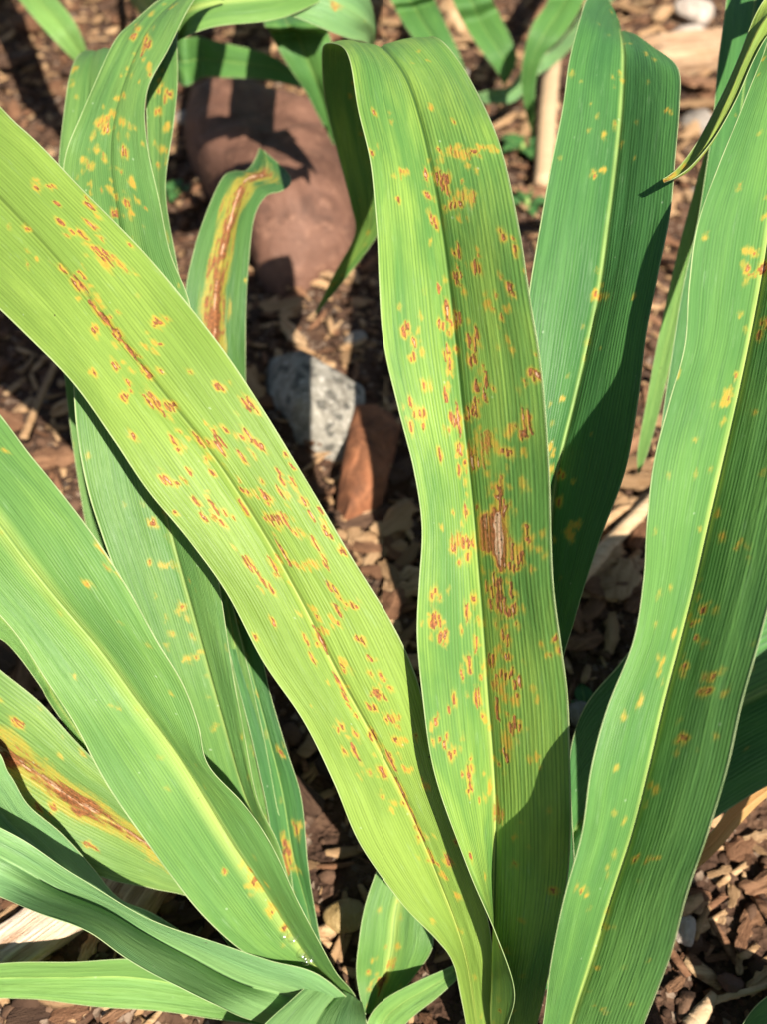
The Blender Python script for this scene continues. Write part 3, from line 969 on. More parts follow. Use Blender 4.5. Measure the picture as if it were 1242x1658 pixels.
BG = leaf_material('leaf_bluish_green', (0.130, 0.255, 0.098), (0.185, 0.315, 0.112), (0.22, 0.36, 0.12), 57, .05, trans=.12, seed=27.9, wax_sheen=.35, rough=.36)
LG = leaf_material('leaf_light_green', (0.15, 0.29, 0.075), (0.205, 0.345, 0.085), (0.32, 0.44, 0.11), 53, .05, trans=.16, seed=31.0)
BK = leaf_material('leaf_back_green', (0.070, 0.180, 0.045), (0.110, 0.230, 0.050), (0.22, 0.33, 0.08), 34, .06, trans=.20, seed=40.3, dust=0)
SK = leaf_material('leaf_sick_green', (0.120, 0.215, 0.055), (0.190, 0.280, 0.065), (0.40, 0.40, 0.13), 38, .12, trans=.12, seed=44.8)
FH = leaf_material('leaf_dull_green', (.085, .185, .048), (.135, .235, .058), (.24, .32, .09), 46, .08, trans=.12, seed=63.0, fade=(.16, .26), wax_sheen=.3)
SKD = leaf_material('leaf_streaked_green', (.052, .135, .038), (.085, .180, .044), (.30, .30, .08), 40, .10, trans=.11, seed=66.0)
DRY = leaf_material('leaf_dry', (0.42, 0.22, 0.075), (0.52, 0.30, 0.11), (0.36, 0.17, 0.06), 30, .1, trans=.20, seed=51.0, tcol=(1.0, .8, .5), dust=0)
TIPM = leaf_material('leaf_yellowing_tip', (0.160, 0.250, 0.045), (0.270, 0.310, 0.050), (0.34, 0.38, 0.09), 22, .1, trans=.12, seed=57.0, dust=0)


def g0(px, py, h=0.004):
    return ground_at(px, py, 0.0)[1] - h


# ---------------- rust-spotted plant in the middle
bp, bd = ground_at(800, 1700)
mid = empty('strap_leaf_plant', (bp[0], bp[1], 0),
            'strap-leaved plant whose two long leaves are covered in orange rust spots', 'plant', 'strap-leaved plants in the mulch')

C_ST = [((795, 1740), (810, 1740), (850, 1740), .279, -.002, -.002),
        ((822, 1655), (795, 1660), (870, 1660), .272, -.012, -.003),
        ((834, 1600), (796, 1590), (886, 1588), .265, -.016, -.005),
        ((803, 1510), (799, 1500), (905, 1500), .258, -.014, -.006),
        ((762, 1415), (801, 1410), (921, 1405), .252, -.010, -.006),
        ((725, 1315), (802, 1315), (925, 1315), .247, -.008, -.006),
        ((698, 1220), (797, 1220), (924, 1225), .243, -.007, -.005),
        ((684, 1130), (790, 1130), (920, 1130), .240, -.007, -.005),
        ((677, 1035), (784, 1040), (909, 1040), .237, -.007, -.005),
        ((680, 945), (777, 950), (898, 950), .235, -.007, -.004),
        ((684, 850), (768, 855), (892, 855), .234, -.007, -.004),
        ((672, 760), (758, 760), (890, 760), .233, -.007, -.004),
        ((645, 660), (748, 660), (884, 670), .233, -.007, -.004),
        ((622, 560), (738, 560), (873, 570), .234, -.007, -.003),
        ((613, 455), (726, 455), (858, 475), .236, -.007, -.003),
        ((609, 360), (713, 360), (842, 375), .240, -.006, -.003),
        ((601, 270), (697, 270), (820, 270), .245, -.006, -.002),
        ((580, 180), (678, 190), (793, 190), .252, -.005, .000),
        ((567, 105), (655, 120), (757, 118), .261, -.004, .002),
        ((552, 76), (628, 82), (716, 68), .271, -.002, .004),
        ((530, 72), (612, 78), (690, 62), .285, .000, .005),
        ((521, 92), (606, 100), (680, 90), .300, .000, .004),
        ((526, 160), (600, 170), (665, 165), .320, 0, .003),
        ((545, 245), (600, 250), (650, 250), .338, 0, .002),
        ((568, 330), (604, 335), (635, 335), .355, 0, 0),
        ((574, 380), (592, 385), (606, 388), .367, 0, 0),
        ((543, 440), (552, 445), (561, 448), .380, 0, 0),
        ((510, 506), (511, 507), (512, 508), .392, 0, 0)]
C_ST = [st[:4] + (st[4], (-.0205 if 4 < i < 16 else -.010 if 1 < i < 18 else st[5])) for i, st in enumerate(C_ST)]
C_LES = [(603, 180, 12), (603, 232, 12), (600, 246, 12), (690, 285, 24, 8), (693, 316, 20, 9), (718, 292, 46, 24), (738, 335, 18, 16), (765, 245, 14, 12), (752, 252, 26, 26, 'y'), (752, 322, 34, 34, 'y'),
         (703, 360, 30, 9), (745, 410, 25, 8), (770, 430, 35, 11), (740, 445, 24, 16), (815, 385, 16), (835, 405, 14), (826, 468, 28, 12), (823, 500, 22, 12, 'y'), (790, 498, 26, 14, 'y'), (712, 470, 16), (725, 500, 34, 8),
         (741, 516, 34, 10), (715, 525, 20, 10), (822, 552, 22, 8, 'y'), (768, 548, 36, 20), (765, 578, 26, 14), (658, 530, 22, 12), (655, 542, 10, 8), (672, 552, 14, 8), (669, 580, 14, 9), (722, 570, 22, 10), (730, 586, 16), (728, 602, 18, 14, 'y'),
         (697, 625, 16, 7, 'y'), (722, 634, 22, 8), (790, 618, 25, 8), (773, 622, 16), (768, 655, 36, 14), (757, 672, 22, 10), (786, 640, 18), (865, 605, 22, 16), (855, 680, 60, 12), (848, 700, 20, 10), (666, 648, 12), (672, 668, 14), (683, 672, 18, 10), (685, 690, 14), (667, 692, 12),
         (733, 676, 22, 9), (745, 690, 46, 8), (743, 722, 28, 10), (780, 722, 56, 40, 'y'), (792, 718, 36, 26, 'y'), (772, 752, 34, 12, 'p'), (825, 700, 28, 18, 'y'), (822, 736, 22, 18), (715, 740, 20), (744, 762, 14), (805, 786, 36, 18, 'y'), (814, 822, 56, 10), (808, 800, 30, 12),
         (803, 868, 100, 50, 'P'), (832, 888, 40, 26, 'y'), (838, 900, 30, 20), (826, 915, 26, 18), (845, 782, 14, 6, 'y'), (854, 858, 16), (860, 872, 16), (755, 830, 20, 7), (742, 882, 34, 26, 'y'), (735, 890, 20, 10), (752, 880, 20, 14), (760, 905, 16), (764, 878, 20, 9),
         (770, 968, 12, 6, 'y'), (808, 948, 50, 18), (812, 975, 34, 16), (793, 950, 30, 10), (795, 975, 16), (828, 958, 22, 8), (826, 990, 20, 12), (835, 982, 18, 8), (705, 956, 12), (700, 968, 12), (707, 1003, 36, 18), (700, 1010, 16, 10), (718, 1032, 20, 16), (757, 992, 32, 7), (771, 972, 12),
         (820, 1036, 26, 9), (806, 1052, 22, 14, 'y'), (822, 1058, 20, 9), (900, 1038, 12), (904, 1056, 10), (887, 1060, 12, 8, 'y'), (759, 1072, 30, 8), (750, 1092, 16, 7), (772, 1038, 22, 8), (822, 1092, 24, 22), (795, 1066, 46, 9), (806, 1106, 40, 16, 'y'), (838, 1112, 32, 10), (836, 1138, 20, 12, 'y'),
         (775, 1134, 38, 10), (736, 1130, 18, 8), (728, 1152, 14, 8), (806, 1150, 38, 8), (705, 1166, 16, 8), (701, 1182, 12, 6, 'y'), (712, 1196, 10), (722, 1206, 14, 8), (734, 1220, 20, 11), (725, 1190, 12), (822, 1190, 66, 22, 'y'), (830, 1170, 30, 10), (818, 1222, 26, 12), (760, 1248, 38, 7), (763, 1276, 14), (792, 1272, 36, 8, 'y'),
         (808, 1320, 54, 14, 'y'), (871, 1228, 9, 8, 'y'), (763, 1388, 12), (655, 275, 16, 14, 'y'), (645, 325, 10), (735, 240, 30, 20, 'y'), (700, 175, 8, 5, 'y'), (790, 240, 10, 30, 'y')]
leaf(mid, C_ST, MG, res=.00034, lesions=C_LES, dots=90, dot_kind='b', seed=1, bulge=.045,
     label='upright arching leaf with orange rust patches and a dead tan patch right of its midrib')

B_ST = [((770, 1740), (785, 1740), (805, 1740), .280, -.001, -.001),
        ((748, 1620), (768, 1625), (802, 1620), .276, -.008, -.002),
        ((735, 1560), (757, 1560), (800, 1560), .272, -.008, -.004),
        ((706, 1518), (740, 1500), (793, 1500), .268, -.006, -.004),
        ((648, 1458), (714, 1432), (775, 1440), .263, -.005, -.003),
        ((583, 1365), (680, 1350), (742, 1350), .257, -.005, -.002),
        ((540, 1265), (640, 1265), (712, 1255), .252, -.005, -.001),
        ((490, 1165), (594, 1178), (690, 1155), .247, -.005, .000),
        ((425, 1068), (546, 1092), (669, 1082), .243, -.004, .000),
        ((367, 960), (490, 980), (632, 1005), .239, -.004, .000),
        ((305, 873), (428, 868), (566, 898), .236, -.004, .000),
        ((240, 795), (352, 750), (494, 776), .234, -.004, .000),
        ((184, 712), (278, 655), (424, 662), .234, -.004, .000),
        ((118, 620), (192, 548), (345, 546), .236, -.004, .000),
        ((45, 545), (112, 445), (246, 424), .240, -.004, .001),
        ((-28, 476), (32, 357), (134, 308), .246, -.004, .002),
        ((-105, 415), (-58, 272), (36, 210), .255, -.004, .003),
        ((-220, 345), (-178, 200), (-85, 118), .270, -.002, .003),
        ((-340, 310), (-320, 220), (-270, 150), .290, 0, .002),
        ((-430, 300), (-428, 295), (-425, 290), .310, 0, 0)]
B_LES = [(57, 303), (80, 300, 12, 10), (90, 328, 14), (95, 357, 16), (147, 333, 14), (150, 366, 20, 8), (130, 378, 16, 6), (165, 410, 36, 16), (172, 420, 50, 26, 'y'), (45, 370, 10, 5, 'r'), (105, 440, 24, 5, 'r'), (128, 466, 46, 9), (150, 495, 46, 4, 'r'), (170, 518, 40, 4, 'r'), (188, 540, 24, 10), (210, 565, 46, 4, 'r'), (150, 535, 14), (60, 420, 8, 6, 'y'), (133, 445, 16, 6), (252, 520, 10, 9), (185, 590, 28, 10), (205, 617, 16), (200, 643, 16, 12), (150, 602, 8),
         (235, 598, 30, 6), (232, 560, 10, 5, 'y'), (247, 552, 14, 6, 'y'), (245, 648, 56, 18), (272, 654, 24, 16), (215, 703, 16, 7), (355, 628, 15, 9), (400, 655, 34, 13), (320, 712, 30, 6), (357, 720, 36, 18), (350, 724, 20, 24, 'y'), (362, 695, 10, 8), (383, 707, 10, 7, 'y'), (410, 712, 36, 9), (422, 722, 14, 8), (392, 742, 20, 7), (278, 710, 24, 6), (296, 722, 12, 6, 'y'), (340, 742, 14, 5, 'y'),
         (302, 760, 16, 6), (268, 778, 24, 9), (288, 782, 10), (460, 735, 10), (450, 762, 20, 7), (455, 780, 14, 7), (395, 795, 14, 9), (473, 757, 8), (430, 805, 20, 9), (440, 840, 28, 26), (452, 838, 20, 26, 'y'), (462, 844, 30, 8), (455, 802, 26, 6), (475, 782, 14, 6), (490, 808, 18, 6), (505, 835, 18, 7), (520, 828, 12), (528, 865, 18, 14), (553, 893, 16, 14), (510, 880, 26, 7), (525, 912, 18, 7),
         (285, 832, 8), (318, 815, 20, 7), (330, 838, 24, 7), (345, 820, 32, 8), (362, 830, 16, 6), (392, 815, 30, 6), (362, 850, 14), (405, 918, 46, 9), (426, 942, 36, 8), (440, 957, 16, 8), (448, 925, 40, 7), (455, 888, 50, 7), (480, 915, 16, 22, 'y'), (500, 912, 12, 24, 'y'), (536, 950, 34, 9), (545, 985, 26, 8), (536, 1000, 14, 8, 'y'), (570, 978, 12, 10),
         (440, 1003, 20, 6), (413, 1030, 9), (505, 985, 14, 10, 'y'), (495, 1035, 22, 6), (503, 1060, 24, 6), (522, 1045, 46, 8), (524, 1022, 16, 16, 'y'), (555, 1070, 20, 10, 'y'), (582, 1035, 18, 14), (597, 1065, 20, 8), (617, 1092, 16, 7), (607, 1120, 20, 18, 'y'), (612, 1125, 18, 12), (601, 1145, 16, 9), (627, 1165, 18, 9), (545, 1100, 36, 5), (556, 1125, 20, 5), (553, 1178, 10), (573, 1215, 32, 8),
         (600, 1190, 26, 9), (578, 1190, 12, 5), (620, 1252, 28, 10), (632, 1232, 36, 7), (652, 1282, 44, 7), (668, 1315, 50, 6), (684, 1352, 44, 6), (696, 1378, 30, 6, 'r'), (705, 1395, 14, 8), (640, 1160, 24, 16, 'y'), (655, 1200, 16, 12, 'y'), (660, 1245, 20, 14, 'y'), (725, 1392, 36, 10, 'r'), (738, 1360, 20, 8, 'r'), (742, 1450, 24, 9, 'y'), (720, 1420, 22, 14, 'y'), (690, 1275, 20, 10, 'y'), (640, 1195, 14)]
leaf(mid, B_ST, YG, res=.00034, lesions=B_LES, dots=60, dot_kind='b', seed=2, bulge=.05,
     label='long leaning yellow-green leaf streaked with brown rust along its midrib')

D_ST = [((850, 1600), (890, 1600), (940, 1600), g0(890, 1600)),
        ((800, 1300), (860, 1300), (925, 1290), .290),
        ((815, 1120), (868, 1120), (908, 1110), .287),
        ((822, 1000), (878, 990), (932, 1000), .284),
        ((830, 880), (890, 870), (970, 880), .281),
        ((838, 770), (902, 765), (1012, 765), .279),
        ((845, 650), (930, 650), (1034, 650), .278),
        ((850, 545), (954, 550), (1046, 545), .278),
        ((862, 450), (972, 460), (1065, 450), .279),
        ((876, 360), (985, 365), (1085, 350), .281),
        ((893, 270), (997, 270), (1094, 255), .284),
        ((912, 175), (1006, 180), (1101, 170), .288),
        ((924, 95), (1010, 105), (1099, 112), .294),
        ((942, 25), (1009, 66), (1068, 84), .303, -.004, -.002),
        ((962, -14), (1006, 50), (1046, 72), .316, 0, 0),
        ((985, 5), (1008, 62), (1045, 85), .335, 0, 0),
        ((992, 90), (1012, 150), (1045, 165), .352, 0, 0),
        ((1010, 300), (1011, 301), (1012, 302), .372, 0, 0)]
D_ST = [st[:3] + (st[3] - (.008 if 1 < i < 14 else 0),) + st[4:] for i, st in enumerate(D_ST)]
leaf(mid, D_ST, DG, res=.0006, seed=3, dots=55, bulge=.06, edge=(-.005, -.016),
     lesions=[(980, 215, 10, 6, 'y'), (976, 275, 8, 8, 'y'), (1080, 180, 12, 10, 'y'), (908, 770, 10, 12), (905, 812, 14, 7), (925, 862, 22, 14, 'y'), (890, 722, 18, 8, 'y'), (893, 760, 20, 8, 'y'), (910, 648, 6, 12, 'y'), (930, 850, 12, 8, 'y'), (968, 479, 8, 10), (1010, 130, 10, 6, 'y')],
     label='deep green folded leaf with few specks behind the rust-patched leaf')

# ---------------- plant on the right with the broad clean leaf
bp, bd = ground_at(960, 1800)
rt = empty('strap_leaf_plant', (bp[0], bp[1], 0),
           'strap-leaved plant with one broad nearly spotless green leaf and a dark low leaf', 'plant', 'strap-leaved plants in the mulch')
E_ST = [((870, 1850), (905, 1850), (960, 1850), g0(905, 1850)),
        ((862, 1760), (903, 1760), (1000, 1760), .266),
        ((880, 1660), (925, 1660), (1042, 1660), .257),
        ((893, 1560), (958, 1558), (1083, 1555), .249),
        ((914, 1455), (991, 1452), (1112, 1450), .243),
        ((944, 1345), (1025, 1347), (1146, 1350), .237),
        ((960, 1240), (1053, 1240), (1179, 1240), .232),
        ((985, 1145), (1077, 1135), (1202, 1135), .228),
        ((1028, 1037), (1103, 1032), (1230, 1035), .225),
        ((1043, 940), (1128, 935), (1257, 935), .223),
        ((1048, 850), (1150, 838), (1280, 835), .222),
        ((1060, 750), (1173, 740), (1300, 738), .222),
        ((1085, 650), (1196, 640), (1320, 640), .223),
        ((1110, 560), (1216, 545), (1335, 545), .225),
        ((1117, 460), (1235, 445), (1345, 445), .228),
        ((1130, 365), (1252, 340), (1350, 340), .232),
        ((1165, 268), (1268, 240), (1350, 240), .237),
        ((1203, 172), (1285, 140), (1350, 140), .244),
        ((1236, 85), (1300, 40), (1350, 40), .253),
        ((1265, -20), (1310, -60), (1345, -60), .265),
        ((1330, -170), (1332, -172), (1334, -174), .280, 0, 0)]
E_ADJ = lambda y: float(np.interp(y, [200, 500, 800, 1000, 1200, 1450, 1600, 1760], [.011, .014, .006, -.006, -.016, -.024, -.018, -.008]))
E_ST = [st[:3] + (st[3] + (E_ADJ(st[1][1]) if st[1][1] < 1800 else 0),) + st[4:] for st in E_ST]
leaf(rt, E_ST, EG, res=.0005, seed=4, dots=120, bulge=.055,
     lesions=[(1180, 632, 30, 9, 'y'), (1176, 652, 16, 10, 'y'), (1215, 405, 8, 8, 'y'), (1212, 432, 12, 8), (1208, 445, 10, 7, 'y'), (1238, 430, 26, 10), (1240, 520, 18, 10), (1230, 545, 16, 8), (1165, 830, 10, 6, 'y'), (1170, 870, 16, 8, 'y'), (1198, 878, 12, 8, 'y'), (1138, 985, 10, 6), (1132, 1005, 10, 6, 'y'), (1129, 1032, 8, 6), (1108, 1081, 9, 9), (1153, 1095, 8, 6), (1145, 1123, 10, 7), (1103, 1195, 14, 10), (1060, 1282, 16, 8, 'y'), (1030, 1390, 6, 5), (1062, 1388, 9, 5, 'y'), (998, 1243, 8, 8, 'y'), (1036, 1135, 16, 8, 'y'), (1070, 1085, 10, 6, 'y'), (952, 1446, 8, 7, 'y'), (1015, 580, 6, 6, 'y'), (1140, 385, 10, 8, 'y'), (1118, 1000, 8, 6, 'y')],
     edge=(-.007, -.019))
P_ST = [((880, 1560), (890, 1540), (905, 1520), g0(890, 1540)),
        ((925, 1480), (930, 1350), (928, 1200), .293),
        ((1040, 1400), (1030, 1260), (1005, 1075), .290),
        ((1160, 1325), (1140, 1180), (1090, 985), .287),
        ((1242, 1274), (1220, 1130), (1170, 920), .285),
        ((1330, 1235), (1310, 1090), (1260, 870), .285),
        ((1450, 1150), (1440, 1040), (1400, 860), .288),
        ((1600, 930), (1602, 928), (1604, 926), .30, 0, 0)]
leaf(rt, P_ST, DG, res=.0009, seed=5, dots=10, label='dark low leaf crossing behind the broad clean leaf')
S_ST = [((1070, 1300), (1100, 1300), (1130, 1300), g0(1100, 1300)),
        ((1060, 1150), (1100, 1150), (1140, 1150), .315),
        ((1066, 800), (1105, 800), (1150, 800), .300),
        ((1073, 690), (1115, 690), (1160, 690), .297),
        ((1088, 580), (1130, 580), (1180, 580), .296),
        ((1108, 465), (1150, 470), (1200, 470), .296),
        ((1133, 345), (1175, 350), (1220, 350), .298),
        ((1152, 225), (1195, 230), (1240, 230), .302),
        ((1164, 105), (1210, 110), (1260, 110), .308),
        ((1178, -12), (1225, -10), (1275, -10), .318),
        ((1190, -120), (1235, -120), (1280, -120), .335),
        ((1250, -240), (1251, -241), (1252, -242), .36, 0, 0)]
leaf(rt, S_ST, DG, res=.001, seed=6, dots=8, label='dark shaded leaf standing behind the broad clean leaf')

SHADE_ST = [((1150, 2000), (1180, 2000), (1210, 2000), .255),  # unseen leaf, added out of view to cast shade on the dark low leaf
        ((1225, 1780), (1275, 1790), (1330, 1790), .230),
        ((1252, 1560), (1320, 1575), (1410, 1590), .215),
        ((1258, 1350), (1365, 1370), (1490, 1390), .207),
        ((1262, 1190), (1400, 1200), (1550, 1200), .204),
        ((1290, 1030), (1440, 1010), (1600, 1000), .206),
        ((1370, 880), (1490, 840), (1620, 800), .212),
        ((1560, 640), (1562, 638), (1564, 636), .23, 0, 0)]
leaf(rt, SHADE_ST, EG, res=.001, seed=35, edge=(-.004, -.012))
leaf(rt, [((1300, 2060), (1330, 2060), (1360, 2060), .255), ((1420, 1800), (1470, 1800), (1520, 1800), .228), ((1480, 1580), (1560, 1580), (1650, 1580), .213), ((1510, 1380), (1620, 1380), (1740, 1380), .206), ((1550, 1240), (1680, 1230), (1800, 1220), .206), ((1650, 1090), (1750, 1070), (1850, 1050), .212), ((1850, 850), (1852, 850), (1854, 850), .23, 0, 0)], EG, res=.001, seed=36, edge=(-.004, -.010))  # second unseen leaf, added beside it to widen that shade

# ---------------- left plant: fan of greener leaves
bp, bd = ground_at(585, 1655)
lf = empty('strap_leaf_plant', (bp[0], bp[1], 0),
           'strap-leaved plant fanning mostly green leaves, with water drops at its heart', 'plant', 'strap-leaved plants in the mulch')
F_ST = [((568, 1668), (582, 1668), (596, 1660), g0(582, 1668, .002)),
        ((515, 1592), (548, 1602), (574, 1613), .283, -.002, -.003),
        ((455, 1566), (500, 1552), (547, 1578), .277, -.005, -.008),
        ((400, 1545), (465, 1505), (522, 1533), .272, -.006, -.009),
        ((338, 1488), (424, 1440), (482, 1458), .265, -.006, -.008),
        ((280, 1422), (378, 1370), (440, 1372), .259, -.006, -.007),
        ((220, 1338), (328, 1290), (392, 1300), .253, -.006, -.007),
        ((164, 1253), (280, 1215), (337, 1236), .249, -.006, -.006),
        ((118, 1170), (226, 1142), (320, 1176), .245, -.006, -.005),
        ((74, 1100), (167, 1063), (293, 1104), .243, -.006, -.005),
        ((28, 1032), (107, 993), (252, 1034), .241, -.006, -.004),
        ((-28, 968), (47, 918), (205, 952), .240, -.006, -.003),
        ((-88, 903), (-13, 838), (140, 853), .241, -.006, -.003),
        ((-165, 835), (-88, 750), (52, 742), .245, -.005, -.002),
        ((-255, 765), (-188, 668), (-58, 617), .252, -.004, 0),
        ((-360, 700), (-310, 610), (-220, 560), .262, -.002, 0),
        ((-480, 600), (-479, 598), (-478, 596), .28, 0, 0)]
leaf(lf, F_ST, FG, res=.0006, seed=7, dots=25, bulge=.05,
     lesions=[(418, 1432, 30, 9, 'y'), (405, 1408, 8, 6), (412, 1424, 10, 8), (460, 1496, 16, 9), (440, 1470, 36, 14, 'y'), (175, 900, 26, 8, 'y'), (160, 880, 20, 8, 'y'), (142, 945, 5, 5)],
     label='broad green leaf with a pale midrib and water drops at its base')
H_ST = [((445, 1600), (470, 1600), (495, 1600), g0(470, 1600)),
        ((380, 1400), (435, 1400), (458, 1395), .288),
        ((320, 1270), (393, 1278), (414, 1285), .283),
        ((265, 1130), (352, 1135), (385, 1135), .278),
        ((215, 1000), (314, 1000), (363, 1005), .274),
        ((168, 875), (280, 880), (346, 890), .272),
        ((140, 790), (255, 780), (335, 790), .271),
        ((124, 695), (236, 670), (324, 680), .271),
        ((116, 600), (222, 570), (316, 580), .272),
        ((110, 490), (206, 470), (306, 490), .273),
        ((104, 380), (192, 370), (275, 410), .276),
        ((103, 268), (178, 268), (257, 325), .279, -.003, -.003),
        ((130, 190), (183, 192), (236, 225), .283, -.002, -.004),
        ((163, 115), (203, 122), (236, 145), .288, -.001, -.005),
        ((190, 60), (232, 60), (272, 80), .294, 0, -.005),
        ((213, 36), (258, 22), (304, 14), .300, 0, -.004),
        ((265, -2), (296, -12), (326, -18), .308, 0, -.002),
        ((315, -20), (330, -25), (345, -25), .320, 0, 0),
        ((360, 0), (361, 1), (362, 2), .335, 0, 0)]
H_ST = [st[:3] + (st[3] - (.010 if 2 < i < 11 else .005 if 1 < i < 13 else 0),) + st[4:] for i, st in enumerate(H_ST)]
leaf(lf, H_ST, FH, res=.0006, seed=8, dots=110, dot_kind='b', bulge=.06,
     lesions=[(235, 75, 30, 14), (215, 60, 20, 10), (170, 210, 30, 10), (200, 240, 24, 8), (215, 300, 40, 10, 'y'), (135, 260, 16, 10, 'y'), (205, 330, 24, 8), (190, 160, 20, 10, 'y'), (240, 110, 16, 8, 'y'), (155, 240, 12, 12, 'y'), (165, 195, 34, 22, 'y'), (150, 270, 12, 8, 'y'), (178, 185, 20, 14, 'y'), (145, 300, 10, 8, 'y'), (210, 345, 26, 10, 'y'), (220, 325, 16, 8, 'y'), (176, 305, 12, 9, 'y'), (235, 62, 26, 12, 'y'), (222, 45, 20, 14, 'y'), (195, 200, 26, 8, 'y'), (185, 345, 14, 8), (265, 912, 8, 9, 'y'), (300, 1070, 7, 8, 'y'), (243, 845, 14, 8)],
     label='tall leaf bending over at the top, passing under the rust-streaked leaf')
H2_ST = [((300, 1300), (320, 1300), (340, 1300), g0(320, 1300)),
         ((270, 800), (300, 800), (330, 800), .315),
         ((256, 560), (278, 560), (310, 560), .300),
         ((250, 420), (265, 420), (286, 430), .297),
         ((245, 310), (257, 310), (267, 310), .297),
         ((238, 210), (256, 210), (279, 210), .300),
         ((238, 130), (260, 130), (286, 135), .304),
         ((250, 80), (270, 78), (286, 72), .309),
         ((284, 40), (285, 40), (286, 40), .315, 0, 0)]
leaf(lf, H2_ST, FH, res=.0006, seed=9, dots=40, dot_kind='b', lesions=[(255, 180, 18, 8), (272, 150, 12, 8), (262, 240, 20, 8, 'y'), (270, 205, 18, 8, 'y'), (258, 130, 10, 6, 'y'), (265, 160, 12, 6)])
H3_ST = [((230, 1250), (250, 1250), (270, 1250), g0(250, 1250)),
         ((130, 800), (160, 800), (195, 800), .328),
         ((88, 430), (130, 430), (190, 430), .312),
         ((95, 262), (126, 262), (165, 262), .313),
         ((103, 180), (136, 180), (175, 175), .316),
         ((113, 122), (142, 117), (182, 108), .321),
         ((124, 90), (152, 84), (184, 80), .330, 0, 0),
         ((134, 92), (156, 90), (182, 88), .345, 0, 0),
         ((145, 160), (160, 160), (178, 160), .37, 0, 0),
         ((160, 300), (161, 300), (162, 300), .39, 0, 0)]
leaf(lf, H3_ST, FH, res=.0009, seed=10, dots=12, lesions=[(122, 112, 18, 10, 'y'), (115, 138, 12, 8, 'y')])
G2_ST = [((465, 1600), (478, 1600), (490, 1600), g0(478, 1600)),
         ((440, 1400), (455, 1400), (468, 1395), .291),
         ((414, 1295), (430, 1297), (446, 1300), .288),
         ((396, 1200), (412, 1200), (427, 1198), .286),
         ((378, 1100), (390, 1097), (402, 1088), .284),
         ((362, 1000), (371, 995), (378, 990), .283),
         ((350, 900), (355, 900), (360, 900), .283, 0, 0),
         ((345, 800), (346, 800), (347, 800), .285, 0, 0)]
leaf(lf, G2_ST, FG, res=.0009, seed=11, dots=10)
G3_ST = [((515, 1620), (525, 1620), (536, 1620), g0(525, 1620)),
         ((482, 1490), (500, 1485), (512, 1490), .293),
         ((446, 1390), (474, 1385), (498, 1400), .290),
         ((428, 1290), (457, 1285), (487, 1292), .288),
         ((408, 1200), (436, 1200), (463, 1212), .286),
         ((382, 1100), (409, 1100), (436, 1122), .285),
         ((358, 1000), (380, 1000), (418, 1040), .285),
         ((340, 920), (356, 920), (385, 950), .286),
         ((315, 800), (330, 800), (350, 810), .290, 0, 0),
         ((300, 660), (301, 660), (302, 660), .30, 0, 0)]
leaf(lf, G3_ST, DG, res=.0008, seed=12, dots=26, dot_kind='b', lesions=[(465, 1370, 60, 7), (462, 1400, 50, 6), (480, 1340, 16, 6), (455, 1220, 8, 6)])
I_ST = [((420, 1600), (430, 1600), (440, 1590), g0(430, 1600)),
        ((335, 1470), (352, 1455), (372, 1440), .292),
        ((250, 1441), (272, 1395), (292, 1358), .286),
        ((178, 1424), (195, 1340), (198, 1272), .281),
        ((112, 1400), (118, 1296), (126, 1205), .277),
        ((42, 1372), (52, 1252), (62, 1137), .274),
        ((-18, 1335), (-13, 1209), (-10, 1078), .272),
        ((-90, 1290), (-85, 1160), (-90, 1010), .272),
        ((-190, 1200), (-185, 1100), (-180, 980), .275),
        ((-320, 1040), (-321, 1038), (-322, 1036), .285, 0, 0)]
leaf(lf, I_ST, SK, res=.0005, seed=13, dots=30, dot_kind='b', band=(0.04, .26, .14, .04, .05, .98),
     lesions=[(60, 1305, 18, 12), (85, 1305, 14, 8), (30, 1170, 26, 10), (150, 1370, 30, 6, 'r')],
     label='yellowing leaf with a browned dead midrib low behind the broad green leaf')
J0_ST = [((430, 1610), (436, 1605), (442, 1600), g0(436, 1605)),
         ((120, 1195), (128, 1190), (140, 1180), .279),
         ((62, 1108), (72, 1100), (90, 1090), .273),
         ((15, 1046), (30, 1030), (50, 1016), .270),
         ((-40, 1000), (-20, 975), (5, 955), .270),
         ((-140, 850), (-138, 848), (-136, 846), .285, 0, 0)]
leaf(lf, J0_ST, FG, res=.001, seed=14)
J_ST = [((440, 1640), (446, 1630), (452, 1620), g0(446, 1630)),
        ((240, 1510), (250, 1495), (262, 1488), .285),
        ((165, 1490), (180, 1468), (194, 1455), .279),
        ((100, 1465), (122, 1425), (150, 1407), .273),
        ((40, 1435), (62, 1375), (97, 1349), .268),
        ((0, 1405), (17, 1333), (45, 1303), .265),
        ((-40, 1370), (-20, 1293), (14, 1253), .263),
        ((-100, 1320), (-80, 1243), (-32, 1203), .262),
        ((-230, 1190), (-228, 1188), (-226, 1186), .27, 0, 0)]
leaf(lf, J_ST, BG, res=.0009, seed=15, label='bluish green leaf behind the glossy low leaf')
K_ST = [((560, 1672), (578, 1655), (592, 1642), g0(578, 1655, .001)),
        ((424, 1655), (470, 1615), (517, 1578), .277, -.006, -.004),
        ((347, 1627), (387, 1590), (432, 1555), .272, -.020, -.004),
        ((272, 1588), (310, 1550), (344, 1527), .266, -.020, -.003),
        ((202, 1548), (235, 1512), (264, 1498), .261, -.020, -.003),
        ((140, 1509), (165, 1470), (194, 1466), .257, -.020, -.003),
        ((70, 1481), (90, 1436), (122, 1421), .253, -.018, -.003),
        ((0, 1452), (15, 1395), (47, 1367), .250, -.006, -.003),
        ((-60, 1427), (-50, 1360), (-28, 1327), .248, -.005, -.002),
        ((-150, 1390), (-140, 1320), (-120, 1280), .250, -.004, 0),
        ((-300, 1290), (-300, 1288), (-300, 1286), .262, 0, 0)]
